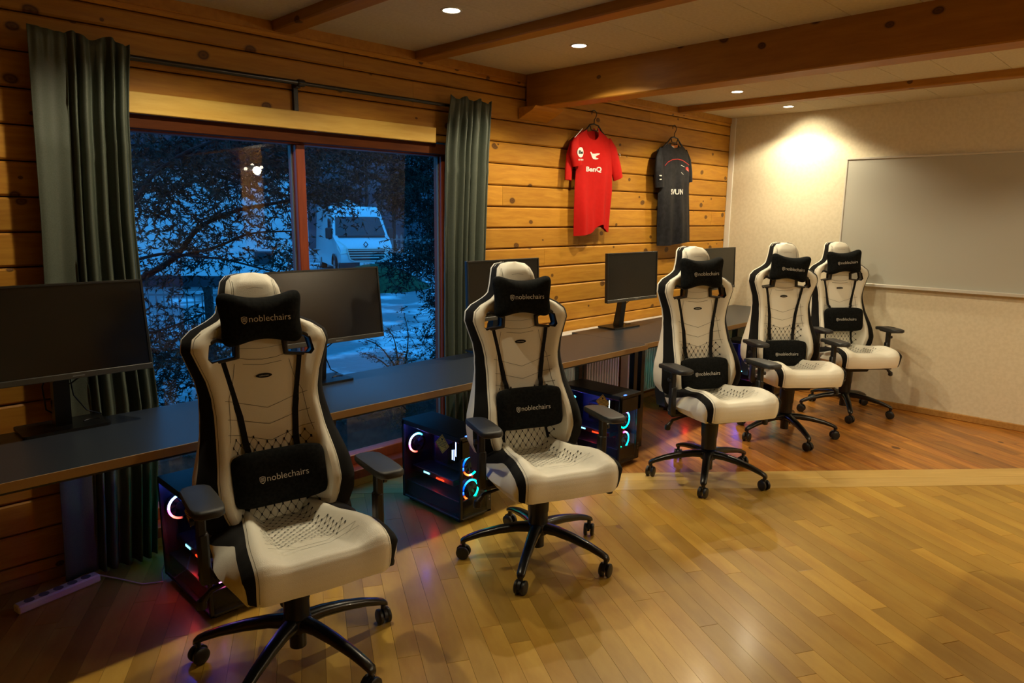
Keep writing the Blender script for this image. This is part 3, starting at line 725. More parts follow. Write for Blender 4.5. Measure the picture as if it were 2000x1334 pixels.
def leg_mesh():
    mb = MB(); secs = [(.035, .152, .030, .024), (.10, .152, .027, .021), (.18, .141, .024, .019), (.27, .121, .021, .016), (.325, .103, .020, .014), (.356, .090, .019, .012), (.366, .082, .012, .010)]
    vs = []; n = 10
    for r_, z, hw, hh in secs:
        for j in range(n):
            a = 2*PI*j/n+PI/n; ca, sa = math.cos(a), math.sin(a)
            vs.append((r_, math.copysign(abs(ca)**.7, ca)*hw, z+math.copysign(abs(sa)**.8, sa)*hh))
    fs = [(a*n+j, a*n+(j+1) % n, (a+1)*n+(j+1) % n, (a+1)*n+j) for a in range(len(secs)-1) for j in range(n)]+[tuple(range(n)), tuple((len(secs)-1)*n+j for j in range(n))]
    mb.add(vs, fs); return mb.mesh('base_leg', 50)
def caster_mesh():
    mb = MB(); rt = Matrix.Rotation(R(90), 4, 'X')
    for s in (1, -1):
        mb.lathe([(.012, -.008), (.028, -.008), (.031, -.004), (.031, .005), (.026, .009), (.010, .0095)] if s > 0 else [(.010, -.0095), (.026, -.009), (.031, -.005), (.031, .004), (.028, .008), (.012, .008)], 22, mat=rt, c=(.0, s*.0165*-1, .0312))
    mb.tube([(0, 0, .035), (0, 0, .085)], .010, 10)
    mb.prism([(-.033, .036), (-.030, .052), (-.016, .064), (.004, .067), (.012, .060), (.010, .036)], -.006, .006, 'xz')
    return mb.mesh('caster', 40)
# id: x, y, facing angle, seat lift, recline, base phase, lumbar height, pillow tweak
CH = [(1.093, 2.165, -100.375, -.007, 5.64, 67.49, .662), (2.290, 2.089, -112.681, -.018, 2.61, 67.06, .712), (3.810, 2.055, -117.465, .014, -.894, 61.75, .624),
      (4.985, 2.086, -129.207, .007, -6.544, 14.37, .606), (5.985, 2.025, -129.39, 0, -.812, 64.18, .764)]
clab = ['cream leather gaming chair with black side bands closest to the camera, before the window', 'cream leather gaming chair second in the row, right of the green-ringed computer',
        'cream leather gaming chair whose casters stand on the pale threshold board, under the black jersey', 'cream leather gaming chair partly hidden behind the middle one, casters on the dark pine floor',
        'cream leather gaming chair standing right against the white wall below the whiteboard corner']
proto = chair_proto(); hubm = base_proto(); legm = leg_mesh(); casm = caster_mesh()
hubm.materials.append(M['steel']); legm.materials.append(M['steel']); casm.materials.append(M['plastic'])
GC = 'gaming chairs in a row along the desks'
protos = [proto]+[copy_tree(proto) for _ in range(4)]
def rec_matrix(rc): return Matrix.Translation((0, .2, .55)) @ Matrix.Rotation(-R(rc), 4, 'X') @ Matrix.Translation((0, -.2, -.55))
# pillows
def head_pillow_mesh():
    half = [(0, .074), (.045, .077), (.085, .086), (.118, .095), (.140, .091), (.149, .072), (.146, .042), (.141, .008), (.140, -.030), (.142, -.060), (.138, -.084), (.118, -.096), (.085, -.092), (.045, -.082), (0, -.077)]
    loop = [Vector((x, 0, z)) for x, z in half]+[Vector((-x, 0, z)) for x, z in half[-2:0:-1]]
    k = len(loop); out = []
    for i in range(k):
        p0, p1, p2, p3 = loop[i-1], loop[i], loop[(i+1) % k], loop[(i+2) % k]
        for q in range(3):
            t = q/3; out.append(.5*((2*p1)+(-p0+p2)*t+(2*p0-5*p1+4*p2-p3)*t*t+(-p0+3*p1-3*p2+p3)*t**3))
    Tt = .054; nr = 12; n = len(out); mb = MB()
    for s in (1, -1):
        vs = [(0, -s*Tt, 0)]; fs = []
        for r_ in range(1, nr+1):
            q = math.sin(r_/nr*PI/2); d = Tt*max(0, 1-q**3.2)**.5
            for p in out: vs.append((p.x*q, -s*d, p.z*q))
        fs += [(0, 1+i, 1+(i+1) % n) for i in range(n)]
        for r_ in range(nr-1): fs += [(1+r_*n+i, 1+r_*n+(i+1) % n, 1+(r_+1)*n+(i+1) % n, 1+(r_+1)*n+i) for i in range(n)]
        mb.add(vs, fs)
    me = mb.mesh('head_pillow', None); bm = bmesh.new(); bm.from_mesh(me); bmesh.ops.remove_doubles(bm, verts=bm.verts, dist=.0005); bmesh.ops.recalc_face_normals(bm, faces=bm.faces); bm.to_mesh(me); bm.free(); smooth(me, 80)
    return me, (lambda x, z: Tt*max(0, 1-min(1, math.hypot(x/.140, z/.080))**3.2)**.5)
def lumbar_mesh():
    W, Hh, Tt = .166, .099, .046
    def pt(u, v, s):
        x = W*u; z = Hh*v; rc = max(0, abs(u)+abs(v)-1.5)/.5; x *= 1-.07*rc*rc; z *= 1-.12*rc*rc
        d = Tt*max(0, 1-abs(u)**5)**.5*max(0, 1-abs(v)**3.2)**.5
        return (x, -s*d+.018*u*u*-1, z)
    n = 27; mp = lambda q: math.sin((q*2-1)*PI/2); mb = MB()
    for s in (1, -1): mb.grid(lambda a, b_: pt(mp(a), mp(b_), s), n, n)
    me = mb.mesh('lumbar_cushion', None); bm = bmesh.new(); bm.from_mesh(me); bmesh.ops.remove_doubles(bm, verts=bm.verts, dist=.0005); bmesh.ops.recalc_face_normals(bm, faces=bm.faces); bm.to_mesh(me); bm.free(); smooth(me, 80)
    return me, (lambda x, z: Tt*max(0, 1-min(1, abs(x)/W)**5)**.5*max(0, 1-min(1, abs(z)/Hh)**3.2)**.5+.018*(x/W)**2)
def logo_mesh(surf, xs, size, zc):
    parts = []
    tm = text_mesh('noblechairs', size, .0003, bold=-.0002)
    x1 = max(v.co.x for v in tm.vertices); sc_ = (.150)/x1
    map_text(tm, lambda x, y, z: Vector((xs+x*sc_, -surf(xs+x*sc_, zc)-.0012-z, zc-.008+y*sc_)))
    mb = MB(); sx = xs-.014
    sh = [(-.010, .010), (0, .013), (.010, .010), (.010, -.002), (.007, -.009), (0, -.014), (-.007, -.009), (-.010, -.002)]
    y_ = -surf(sx, zc)-.0014
    mb.ring([(sx+x*.84, zc+z*.84) for x, z in sh], [(sx+x, zc+z) for x, z in sh], y_, y_+.0008, 'xz')
    for q in range(4): mb.box(sx-.006, y_, zc-.005+q*.0035, sx+.006, y_+.0008, zc-.0035+q*.0035)
    o = len(mb.v); mb.add([tuple(v.co) for v in tm.vertices], [tuple(p.vertices) for p in tm.polygons])
    bpy.data.meshes.remove(tm)
    me = mb.mesh('logo', None, fix=False); me.materials.append(M['logo']); return me
hpm, hsurf = head_pillow_mesh(); lpm, lsurf = lumbar_mesh()
hpm.materials.append(M['velour']); lpm.materials.append(M['velour'])
hlogo = logo_mesh(hsurf, -.058, .03, -.006); llogo = logo_mesh(lsurf, -.058, .03, .0)
hp_labels = ['black butterfly-shaped head pillow on the chair closest to the camera', 'black head pillow on the second chair, before the monitor by the right curtain', 'black head pillow on the chair below the black jersey',
             'black head pillow with flared right corner on the chair second from the white wall', 'black head pillow on the chair standing against the white wall']
lp_labels = ['black lumbar cushion strapped to the chair closest to the camera', 'black lumbar cushion in the middle of the second chair from the camera', 'black lumbar cushion low on the chair below the black jersey',
             'black lumbar cushion low on the chair second from the white wall', 'black lumbar cushion set high on the chair against the white wall']
HPZ = [(0, 1.232, 0), (0, 1.238, 1), (-.005, 1.243, -1), (.002, 1.235, 5), (.0, 1.238, -4)]
for c, (x, y, th, dz, rc, ph, lz) in enumerate(CH):
    rz = R(th+90); root = protos[c]
    root.location = (x, y, 0); root.rotation_euler = (0, 0, rz); tag(root, clab[c], 'chair', GC)
    RM = rec_matrix(rc)
    for ch in root.children:
        nm = ch.name.split('.')[0]
        if nm == 'backrest': ch.matrix_local = Matrix.Translation((0, 0, dz)) @ RM
        else: ch.location = (0, 0, dz)
    hb = link('base_hub', hubm, None, root)
    for k in range(5):
        lg = bpy.data.objects.new('base_leg', legm); COL.objects.link(lg); lg.parent = root; lg.rotation_euler = (0, 0, R(ph+72*k)-rz)
        cs = bpy.data.objects.new('caster', casm); COL.objects.link(cs); cs.parent = lg; cs.location = (.352, 0, 0)
        cs.rotation_euler = (0, 0, random.Random(c*10+k).uniform(0, 6.28))
    MW = Matrix.Translation((x, y, dz)) @ Matrix.Rotation(rz, 4, 'Z') @ RM
    hx, hz, hr = HPZ[c]
    hp = link('head_pillow', hpm); hp.matrix_world = MW @ Matrix.Translation((hx, .190, hz)) @ Matrix.Rotation(R(-4), 4, 'X') @ Matrix.Rotation(R(hr), 4, 'Y')
    tag(hp, hp_labels[c], 'pillow', 'head pillows on the gaming chairs')
    lo = link('logo', hlogo, None, hp)
    lc = link('lumbar_cushion', lpm); ly = -b_front(0, lz)-.055
    lc.matrix_world = MW @ Matrix.Translation((0, ly, lz)) @ Matrix.Rotation(R(-8), 4, 'X')
    tag(lc, lp_labels[c], 'cushion', 'lumbar cushions on the gaming chairs')
    link('logo', llogo, None, lc)
    inv = (Matrix.Translation((0, ly, lz)) @ Matrix.Rotation(R(-8), 4, 'X')).inverted()
    for s in (1, -1):
        for pts in ([(s*.140, 1.083), (s*.130, 1.03), (s*.118, .97), (s*.100, .88), (s*.088, lz+.088)], [(s*.105, lz-.085), (s*.118, max(.50, lz-.13)), (s*.125, .47)]):
            mb = MB(); vs = []
            pts2 = []
            for a, b_ in zip(pts[:-1], pts[1:]):
                for q in range(4): pts2.append((a[0]+(b_[0]-a[0])*q/4, a[1]+(b_[1]-a[1])*q/4))
            pts2.append(pts[-1])
            for px, pz in pts2:
                yf = max(b_front(px, pz), b_front(px*.8, pz))+.004
                if abs(pz-lz) < .11: yf += .012
                for (ox, oy) in ((-.011, 0), (.011, 0), (.011, -.003), (-.011, -.003)): vs.append(inv @ Vector(P(px+ox, yf+oy, pz)))
            n = 4; k2 = len(pts2)
            mb.add(vs, [(a*n+j, a*n+(j+1) % n, (a+1)*n+(j+1) % n, (a+1)*n+j) for a in range(k2-1) for j in range(n)]+[(0, 1, 2, 3), tuple((k2-1)*n+j for j in range(n))])
            mb.build('strap', 'strap', lc)

# ============================================================ DESKS
dlab = ['long dark desk with pale wooden edge below the left curtain, running out of the frame', 'long dark desk with pale wooden edge under the window, blue in the dusk light', 'dark desk with pale wooden edge between the window wall seam and the white wall']
for k, (x0, x1, y0, y1) in enumerate([(-.95, 1.478, 2.606, 3.206), (1.481, 3.916, 2.600, 3.206), (3.919, 6.385, 2.632, 3.27)]):
    e = empty('desk', (x0, y0, 0)); tag(e, dlab[k], 'desk', 'desks in a row along the window wall')
    W, D = x1-x0, y1-y0
    MB().box(0, .0025, .7175, W, D, .75, bev=.001).build('desk_top', 'desk', e)
    MB().box(0, 0, .7172, W, .0024, .7495, bev=.0004).build('edge_band', 'edge', e)
    f_ = MB(); f_.box(.06, .06, .69, W-.06, .09, .717); f_.box(.06, D-.09, .69, W-.06, D-.06, .717); f_.build('under_frame', 'steel', e)
    for lx in (.045, W-.085):
        for ly in (.045, D-.085): MB().box(lx, ly, .0, lx+.04, ly+.04, .717, bev=.002).build('leg', 'steel', e)

# ============================================================ MONITORS
def monitor_proto():
    e = empty('monitor')
    W, H = .612, .362
    s_ = MB(); s_.box(-W/2, .0, -H/2, W/2, .022, H/2, bev=.003)
    hs = s_.build('screen_housing', 'bezel', e); hs.location = (0, 0, 1.150)
    o = MB().box(-W/2+.009, -.0012, -H/2+.022, W/2-.009, .001, H/2-.009).build('screen', 'screen', hs)
    f_ = MB(); b = .009
    f_.box(-W/2, -.005, H/2-b, W/2, .0, H/2, bev=.001); f_.box(-W/2, -.005, -H/2, -W/2+b, 0, H/2, bev=.001); f_.box(W/2-b, -.005, -H/2, W/2, 0, H/2, bev=.001)
    f_.build('bezel', 'bezel', hs)
    c_ = MB(); c_.box(-W/2, -.008, -H/2-.002, W/2, .0, -H/2+.021, bev=.002); c_.build('chin', 'bezel_l', hs)
    MB().box(-.19, .022, -.115, .19, .055, .105, bev=.014).build('rear_housing', 'bezel', hs)
    MB().box(.02, -.0086, -H/2+.006, .06, -.0078, -H/2+.010).build('name_plate', 'fence', hs)
    n_ = MB(); n_.prism([(.060, 1.12), (.085, 1.13), (.10, 1.05), (.125, .90), (.150, .775), (.150, .760), (.095, .760), (.090, .80), (.078, .90), (.062, 1.03)], -.028, .028, 'yz')
    n_.box(-.05, .05, 1.06, .05, .075, 1.16, bev=.006); n_.build('stand_neck', 'bezel', e)
    pl = MB(); pl.prism(rounded(.30, .185, .012, 3, 0, .115), .7502, .762, 'xy'); pb = pl.build('base_plate', 'bezel', e)
    g = MB(); arc = [(.10+.03*math.cos(a), .10+.018*math.sin(a), .7625) for a in np.linspace(.1, PI-.1, 12)]; g.tube(arc, .0035, 6); g.build('cable_groove', 'cable', pb)
    c = MB()
    c.tube([(.10, .045, 1.02), (.09, .07, .97), (.04, .09, .93), (.0, .105, .915), (-.03, .12, .86), (-.02, .14, .78), (.02, .17, .757)], .0032, 6)
    c.tube([(.02, .06, 1.04), (.035, .09, .95), (.05, .13, .87), (.10, .17, .79), (.16, .20, .757)], .0028, 6)
    c.tube([(-.02, .06, 1.04), (-.06, .09, .93), (-.05, .12, .83), (.03, .19, .757)], .0028, 6)
    c.build('monitor_cable', 'cable', e, sm=60)
    return e
mp_ = monitor_proto()
MONS = [(.640, 3.035, 0, 6.5, 'black switched-off monitor at the far left before the green curtain'), (1.775, 3.035, 0, 6.5, 'black switched-off monitor on the desk before the window, behind the closest chair'),
        (3.005, 3.05, 0, 2, 'black monitor by the right curtain, mostly hidden by the second chair'), (4.385, 3.075, -2, 1.5, 'black switched-off monitor against the log wall between the second and third chair'),
        (5.64, 3.06, 0, 2, 'black monitor nearest the white wall, peeking out behind the third chair')]
for k, (x, y, rz, tl, lab) in enumerate(MONS):
    e = mp_ if k == 0 else copy_tree(mp_)
    e.location = (x, y, 0); e.rotation_euler = (0, 0, R(rz)); tag(e, lab, 'monitor', 'monitors on the desks')
    for c in e.children:
        if c.name.startswith('screen_housing'): c.rotation_euler = (-R(tl), 0, 0)

# ============================================================ COMPUTERS
CY, GR, BL, RD, MG, WH, BK = (.0, .9, .8), (.0, 1, .35), (.02, .12, 1), (1, .06, .01), (.8, .1, .9), (.8, .9, 1), (0, 0, 0)
M['ledA'] = ring_led('rear_ring_glow', [(0, MG), (.12, (1, .12, .08)), (.26, BK), (.62, BK), (.72, (.1, .8, 1)), (.86, (.3, .5, 1)), (1, (.9, .6, 1))], 16)
M['ledB'] = ring_led('front_ring_glow', [(0, BL), (.06, BK), (.2, (1, .15, .02)), (.28, CY), (.40, GR), (.52, (0, 1, .45)), (.66, CY), (.78, (.02, .3, 1)), (.9, (.0, .05, .5)), (1, BK)], 14)
M['ledC'] = ring_led('front_ring_glow_blue', [(0, BK), (.2, GR), (.34, CY), (.5, (0, .6, .9)), (.64, (.05, .35, 1)), (.74, (.9, .1, .5)), (.8, BK), (1, BK)], 14)
M['ledP'] = ring_led('front_ring_glow_pink', [(0, (.7, .2, 1)), (.1, (1, .15, .5)), (.2, (1, .1, .05)), (.3, (.05, .02, .05)), (.6, BK), (.8, (.1, .3, 1)), (1, (.4, .4, 1))], 14)
M['ledG'] = ring_led('rear_green_glow', [(0, GR), (.5, CY), (.62, (.1, .6, 1)), (1, GR)], 7)
M['ledW'] = emis('white_blue_led', (.35, .55, 1), 9)
M['ledWW'] = emis('warm_white_led', (.9, 1, .7), 8)
M['ledR'] = emis('red_led', (1, .03, .005), 7)
M['ledRd'] = emis('dim_red_led', (1, .01, .003), .8)
M['ledCy'] = emis('cyan_led', (.2, .8, 1), 7)
M['ledBl'] = emis('blue_led', (.05, .15, 1), 5)
def fan_part(parent, cx, cz, y, led, name='ring_fan'):
    f_ = MB(); f_.ring(circle(.047, 28), circle(.060, 28), -.010, .012, 'xz'); f_.lathe([(.016, -.004), (.018, 0), (.016, .004)], 14, mat=Matrix.Rotation(R(90), 4, 'X'))
    for q in range(7):
        a = 2*PI*q/7; b_ = a+.55
        f_.add([(.017*math.cos(a), -.003, .017*math.sin(a)), (.050*math.cos(a+.15), -.006, .050*math.sin(a+.15)), (.050*math.cos(b_+.1), .005, .050*math.sin(b_+.1)), (.017*math.cos(b_), .003, .017*math.sin(b_))], [(0, 1, 2, 3)])
    o = f_.build(name, 'case', parent); o.location = (cx, y, cz)
    l = MB(); l.ring(circle(.0480, 40), circle(.0570, 40), -.0135, -.0105, 'xz'); l.build('led_ring', led, o)
    return o
def pc(x, y, leds, ram, labt, wrm=False):
    e = empty('computer', (x, y, 0)); tag(e, labt, 'computer', 'computers under the desks')
    W, D, H0, H1 = .218, .50, .022, .475
    s_ = MB(); s_.box(0, 0, H0, W, D, H0+.012, bev=.002); s_.box(0, 0, H1-.030, W, D, H1, bev=.003); s_.box(W-.006, .004, H0+.01, W, D, H1-.02); s_.box(0, D-.006, H0+.01, W, D, H1-.02)
    s_.box(0, 0, H0, .016, .016, H1-.01, bev=.002); s_.box(0, D-.018, H0, .012, D, H1-.01); s_.box(W-.034, 0, H0, W, .012, H1-.02, bev=.002); s_.box(.0, .0, H1-.115, W, .012, H1-.02, bev=.002)
    c = s_.build('case_shell', 'case', e)
    for fx in (.02, W-.05):
        for fy in (.03, D-.07): MB().box(fx, fy, 0, fx+.03, fy+.04, H0+.001, bev=.003).build('foot', 'plastic', e)
    MB().box(.0006, .017, H0+.014, .0036, D-.019, H1-.032).build('side_glass', 'pcglass', e)
    MB().box(.017, .0006, H0+.014, W-.035, .0036, H1-.116).build('front_glass', 'pcglass', e)
    MB().box(W-.012, .03, H0+.02, W-.008, D-.03, H1-.04).build('mainboard', 'pcb', e)
    MB().box(.02, .03, H0+.014, W-.012, D-.01, .115, bev=.003).build('power_supply_shroud', 'case', e)
    g = MB(); g.box(.055, .12, .165, .175, D-.02, .198, bev=.004); gp = g.build('graphics_card', 'case', e)
    MB().box(.052, .20, .172, .0545, .265, .180).build('red_strip', 'ledR', gp)
    MB().box(.0525, .325, .178, .0545, .375, .187).build('lit_name', 'ledCy', gp)
    q = MB()
    for (yy, zz_) in ((.075, .205), (.10, .215), (.085, .185), (.12, .155), (.05, .19)): q.box(.15, yy, zz_, .154, yy+.012, zz_+.014)
    q.build('red_indicator', 'ledRd', gp)
    MB().box(.12, .24, .235, W-.012, .36, .355, bev=.008).build('cooler', 'case', e)
    r_ = MB(); [r_.box(.13, yy, .265, .19, yy+.004, .385) for yy in (.185, .20, .215)]; rm = r_.build('memory', 'case', e)
    l_ = MB(); l_.box(.1265, .185, .30, .1295, .189, .392); l_.box(.1265, .199, .275, .1295, .204, .335); l_.box(.1265, .214, .275, .1295, .219, .33)
    l_.build('memory_led', ram, rm)
    fan_part(e, .078, .325, D-.024, leds[0], 'rear_fan')
    fan_part(e, .110, .158, .058, leds[1], 'front_fan'); fan_part(e, .110, .292, .058, leds[2], 'front_fan')
    l = MB(); l.ring(circle(.050, 40), circle(.0555, 40), -.001, .001, 'xz'); l.ring(circle(.040, 40), circle(.0435, 40), -.001, .001, 'xz'); ro = l.build('rear_led', 'ledG', e); ro.location = (.108, D+.0022, .292)
    MB().box(.04, -.0, H1+.0, .06, .012, H1+.003).build('power_button', 'ledBl', e)
    b_ = MB(); [b_.box(W-.020, -.0014, .085+.018*k, W-.010, .0002, .095+.018*k) for k in range(3)]; b_.build('front_mark', 'fence', e)
    # diamond warning sticker on the side glass
    st = MB(); st.prism([(.145, .360), (.200, .410), (.145, .465), (.090, .410)], -.0012, .0004, 'yz'); sk = st.build('sticker', 'sticker', e); sk['label'] = 'dull yellow diamond warning sticker'
    ln = MB(); ln.ring([(.145, .368), (.192, .410), (.145, .457), (.098, .410)], [(.145, .365), (.195, .410), (.145, .460), (.095, .410)], -.0016, -.001, 'yz')
    for k in range(4): ln.box(-.0016, .112+.0*k, .398+.0085*k, -.0010, .178, .4005+.0085*k)
    ln.prism([(.145, .428), (.154, .443), (.136, .443)][::-1], -.0016, -.001, 'yz'); ln.build('sticker_print', 'black_print', sk)
    pl = bpy.data.lights.new('case_glow', 'POINT'); pl.energy = 1.3; pl.color = (.05, .10, 1) if not wrm else (.25, .2, 1); pl.shadow_soft_size = .02
    po = bpy.data.objects.new('case_glow', pl); COL.objects.link(po); po.parent = e; po.location = (.05, .36, .425)
    p2 = bpy.data.lights.new('case_glow_red', 'POINT'); p2.energy = .45; p2.color = (1, .03, .01); p2.shadow_soft_size = .02
    po = bpy.data.objects.new('case_glow_red', p2); COL.objects.link(po); po.parent = e; po.location = (.03, .26, .15)
    return e
pc(.953, 2.60, ('ledA', 'ledP', 'ledP'), 'ledBl', 'black computer with a blue and pink ring behind the closest chair')
pc(2.238, 2.585, ('ledA', 'ledB', 'ledB'), 'ledW', 'black computer with two green ring fans and a diamond sticker, between the first two chairs')
pc(3.522, 2.52, ('ledA', 'ledC', 'ledC'), 'ledWW', 'black computer with two blue ring fans beside the black desk legs')
pc(4.90, 2.62, ('ledA', 'ledC', 'ledB'), 'ledW', 'black computer under the desk hidden behind the third chair', True)
pc(5.975, 2.62, ('ledA', 'ledB', 'ledB'), 'ledW', 'black computer under the desk near the white wall, behind the fourth chair')

# ============================================================ CURTAINS AND ROD
rod = empty('curtain_rod', (1.86, DW, 2.245)); tag(rod, 'black metal curtain rod above the window', 'curtain rod')
mb = MB(); mb.tube([(-1.10, -.052, 0), (.02, -.052, 0)], .0125, 12); mb.tube([(.02, -.052, 0), (1.28, -.052, 0)], .0105, 12); mb.build('rod', 'rod', rod, sm=40)
mb = MB(); mb.box(-.013, -.020, -.135, .013, -.0005, .0, bev=.002); mb.box(-.012, -.050, -.024, .012, -.006, -.008, bev=.002)
mb.lathe([(.016, -.02), (.019, -.012), (.019, .012), (.016, .02)], 14, mat=Matrix.Rotation(R(90), 4, 'Y'), c=(.012, -.052, 0)); mb.build('bracket', 'rod', rod, sm=40)
def curtain(lab, zs_, xl, xr, phase, flat, nf, ztop=2.292, zbot=.012, seed=1):
    rr = random.Random(seed); amp = [rr.uniform(.7, 1.25) for _ in range(nf*2+2)]; wd = np.cumsum([rr.uniform(.6, 1.4) for _ in range(nf*2+1)]); wd = wd/wd[-1]
    def fold(u):
        if u < flat: return -.35+.30*math.cos(u/flat*PI*1.0)+.35*math.sin(u/flat*7.5+.5)*.5
        v = (u-flat)/(1-flat); k = int(np.searchsorted(wd, v)); k = min(k, len(wd)-1)
        a = 0 if k == 0 else wd[k-1]; t = (v-a)/max(1e-6, wd[k]-a)
        s = 1 if k % 2 else -1
        return s*amp[k]*math.sin(PI*t)**.8
    nu, nv = 150, 70
    def fn(a, b_):
        z = ztop+(zbot-ztop)*b_
        x0 = interp(z, zs_, xl); x1 = interp(z, zs_, xr)
        sway = .10*math.sin(3.1*z+phase)*a*(1-a)
        u = a
        x = x0+(x1-x0)*u+sway*.25
        hd = sstep((ztop-z)/.16)     # gathered header
        A = .009+.016*hd+.008*sstep((1.6-z)/1.6)
        y = 3.336-A*fold(min(1, max(0, u+.012*math.sin(2.3*z+phase*2)*hd)))
        if ztop-z < .10: y += .004*math.sin(60*u)
        crease = .004*math.exp(-((z-1.85-.02*math.sin(9*u))/.012)**2)+.003*math.exp(-((z-1.25-.015*math.sin(7*u+1))/.012)**2)
        y -= crease
        zz_ = z+.012*math.sin(18*u+phase)*(1-hd)*(u > flat)+(.012*(1-u/flat) if u < flat else 0)*(1-hd)
        return (x, y, zz_)
    mb = MB(); mb.grid(fn, nu, nv); o = mb.build('curtain', 'curtain', None, sm=75, fix=False)
    so = o.modifiers.new('s', 'SOLIDIFY'); so.thickness = .0018
    tag(o, lab, 'curtain', 'grey-green curtains'); return o
ZC = [0, .74, 1.26, 1.56, 1.99, 2.28]
curtain('grey-green curtain left of the window, hanging behind the far left monitor', ZC, [.625, .650, .664, .678, .690, .700], [1.0, 1.06, 1.035, 1.030, 1.042, 1.064], .4, .34, 5, seed=4)
curtain('grey-green curtain right of the window, beside the log wall', ZC, [2.77, 2.762, 2.768, 2.775, 2.79, 2.822], [3.08, 3.085, 3.105, 3.115, 3.135, 3.158], 1.7, .02, 5, seed=9)

# ============================================================ WHITEBOARD
wb = empty('whiteboard', (XC, 1.0, 1.57)); tag(wb, 'large grey-white writing board in a thin frame on the white wall', 'whiteboard')
y1, y0, z0, z1 = 2.318-1.0, -1.2-1.0, 1.045-1.57, 2.092-1.57
MB().box(-.012, y0, z0, -.0005, y1, z1).build('board', 'board', wb)
for nm, b in (('top_rail', (-.022, y0, z1-.004, -.001, y1+.006, z1+.012)), ('bottom_rail', (-.040, y0, z0-.020, -.001, y1+.006, z0+.006)), ('left_rail', (-.018, y1-.002, z0-.01, -.001, y1+.012, z1+.004)), ('right_rail', (-.018, y0-.012, z0-.01, -.001, y0+.002, z1+.004))):
    MB().box(*b, bev=.003).build(nm, 'alu', wb)

# ============================================================ RADIATORS
for k, (x0, x1) in enumerate([(3.28, 4.62), (4.75, 6.25)]):
    e = empty('radiator', (x0, 3.32, .1)); tag(e, ['white ribbed panel radiator under the desk right of the right curtain', 'white ribbed panel radiator under the desk nearest the white wall'][k], 'radiator', 'panel radiators')
    W = x1-x0
    MB().box(0, .02, .0, W, .100, .612, bev=.004).build('radiator_body', 'radiator', e)
    rb = MB(); n = int(W/.034)
    for i in range(n): rb.box(.012+i*.034, .008, .02, .012+i*.034+.020, .022, .595, bev=.004)
    o = rb.build('rib', 'radiator', e); o['kind'] = 'stuff'
    tp = MB(); tp.box(0, .0, .612, W, .104, .626, bev=.003); tp.build('top_grille', 'radiator', e)
    for fx in (.1, W-.14): MB().box(fx, .05, -.1, fx+.03, .08, .002).build('foot', 'radiator', e)

# ============================================================ JERSEYS
def hanger(name, x, y, ztop, half, lab, sd=1):
    e = empty(name, (x, y, ztop)); tag(e, lab, 'hanger', 'black coat hangers on the log wall')
    h = MB(); pts = [(-.030, 0, -.032), (-.033, 0, -.018), (-.022, 0, -.004), (-.004, 0, 0), (.018, 0, -.010), (.026, 0, -.030), (.014, 0, -.052), (0, 0, -.066), (-.002, 0, -.098)]
    h.tube(pts, .0036, 8); h.build('hook', 'hanger', e, sm=50)
    b = MB(); b.tube([(-half, 0, -.195), (-half*.55, 0, -.145), (-.05, 0, -.106), (-.002, 0, -.098), (.05, 0, -.106), (half*.55, 0, -.145), (half, 0, -.195)], [.008, .007, .0055, .006, .0055, .007, .008], 8)
    b.tube([(-.052, 0, -.106), (-.038, 0, -.142), (.038, 0, -.145), (.055, 0, -.108)], .0042, 8)
    b.build('shoulder_bar', 'hanger', e, sm=50)
    p = MB(); p.tube([(-.004, 0, -.004), (-.004, DW-y+.004, -.002)], .0028, 6); p.build('nail', 'steel', e)
    return e
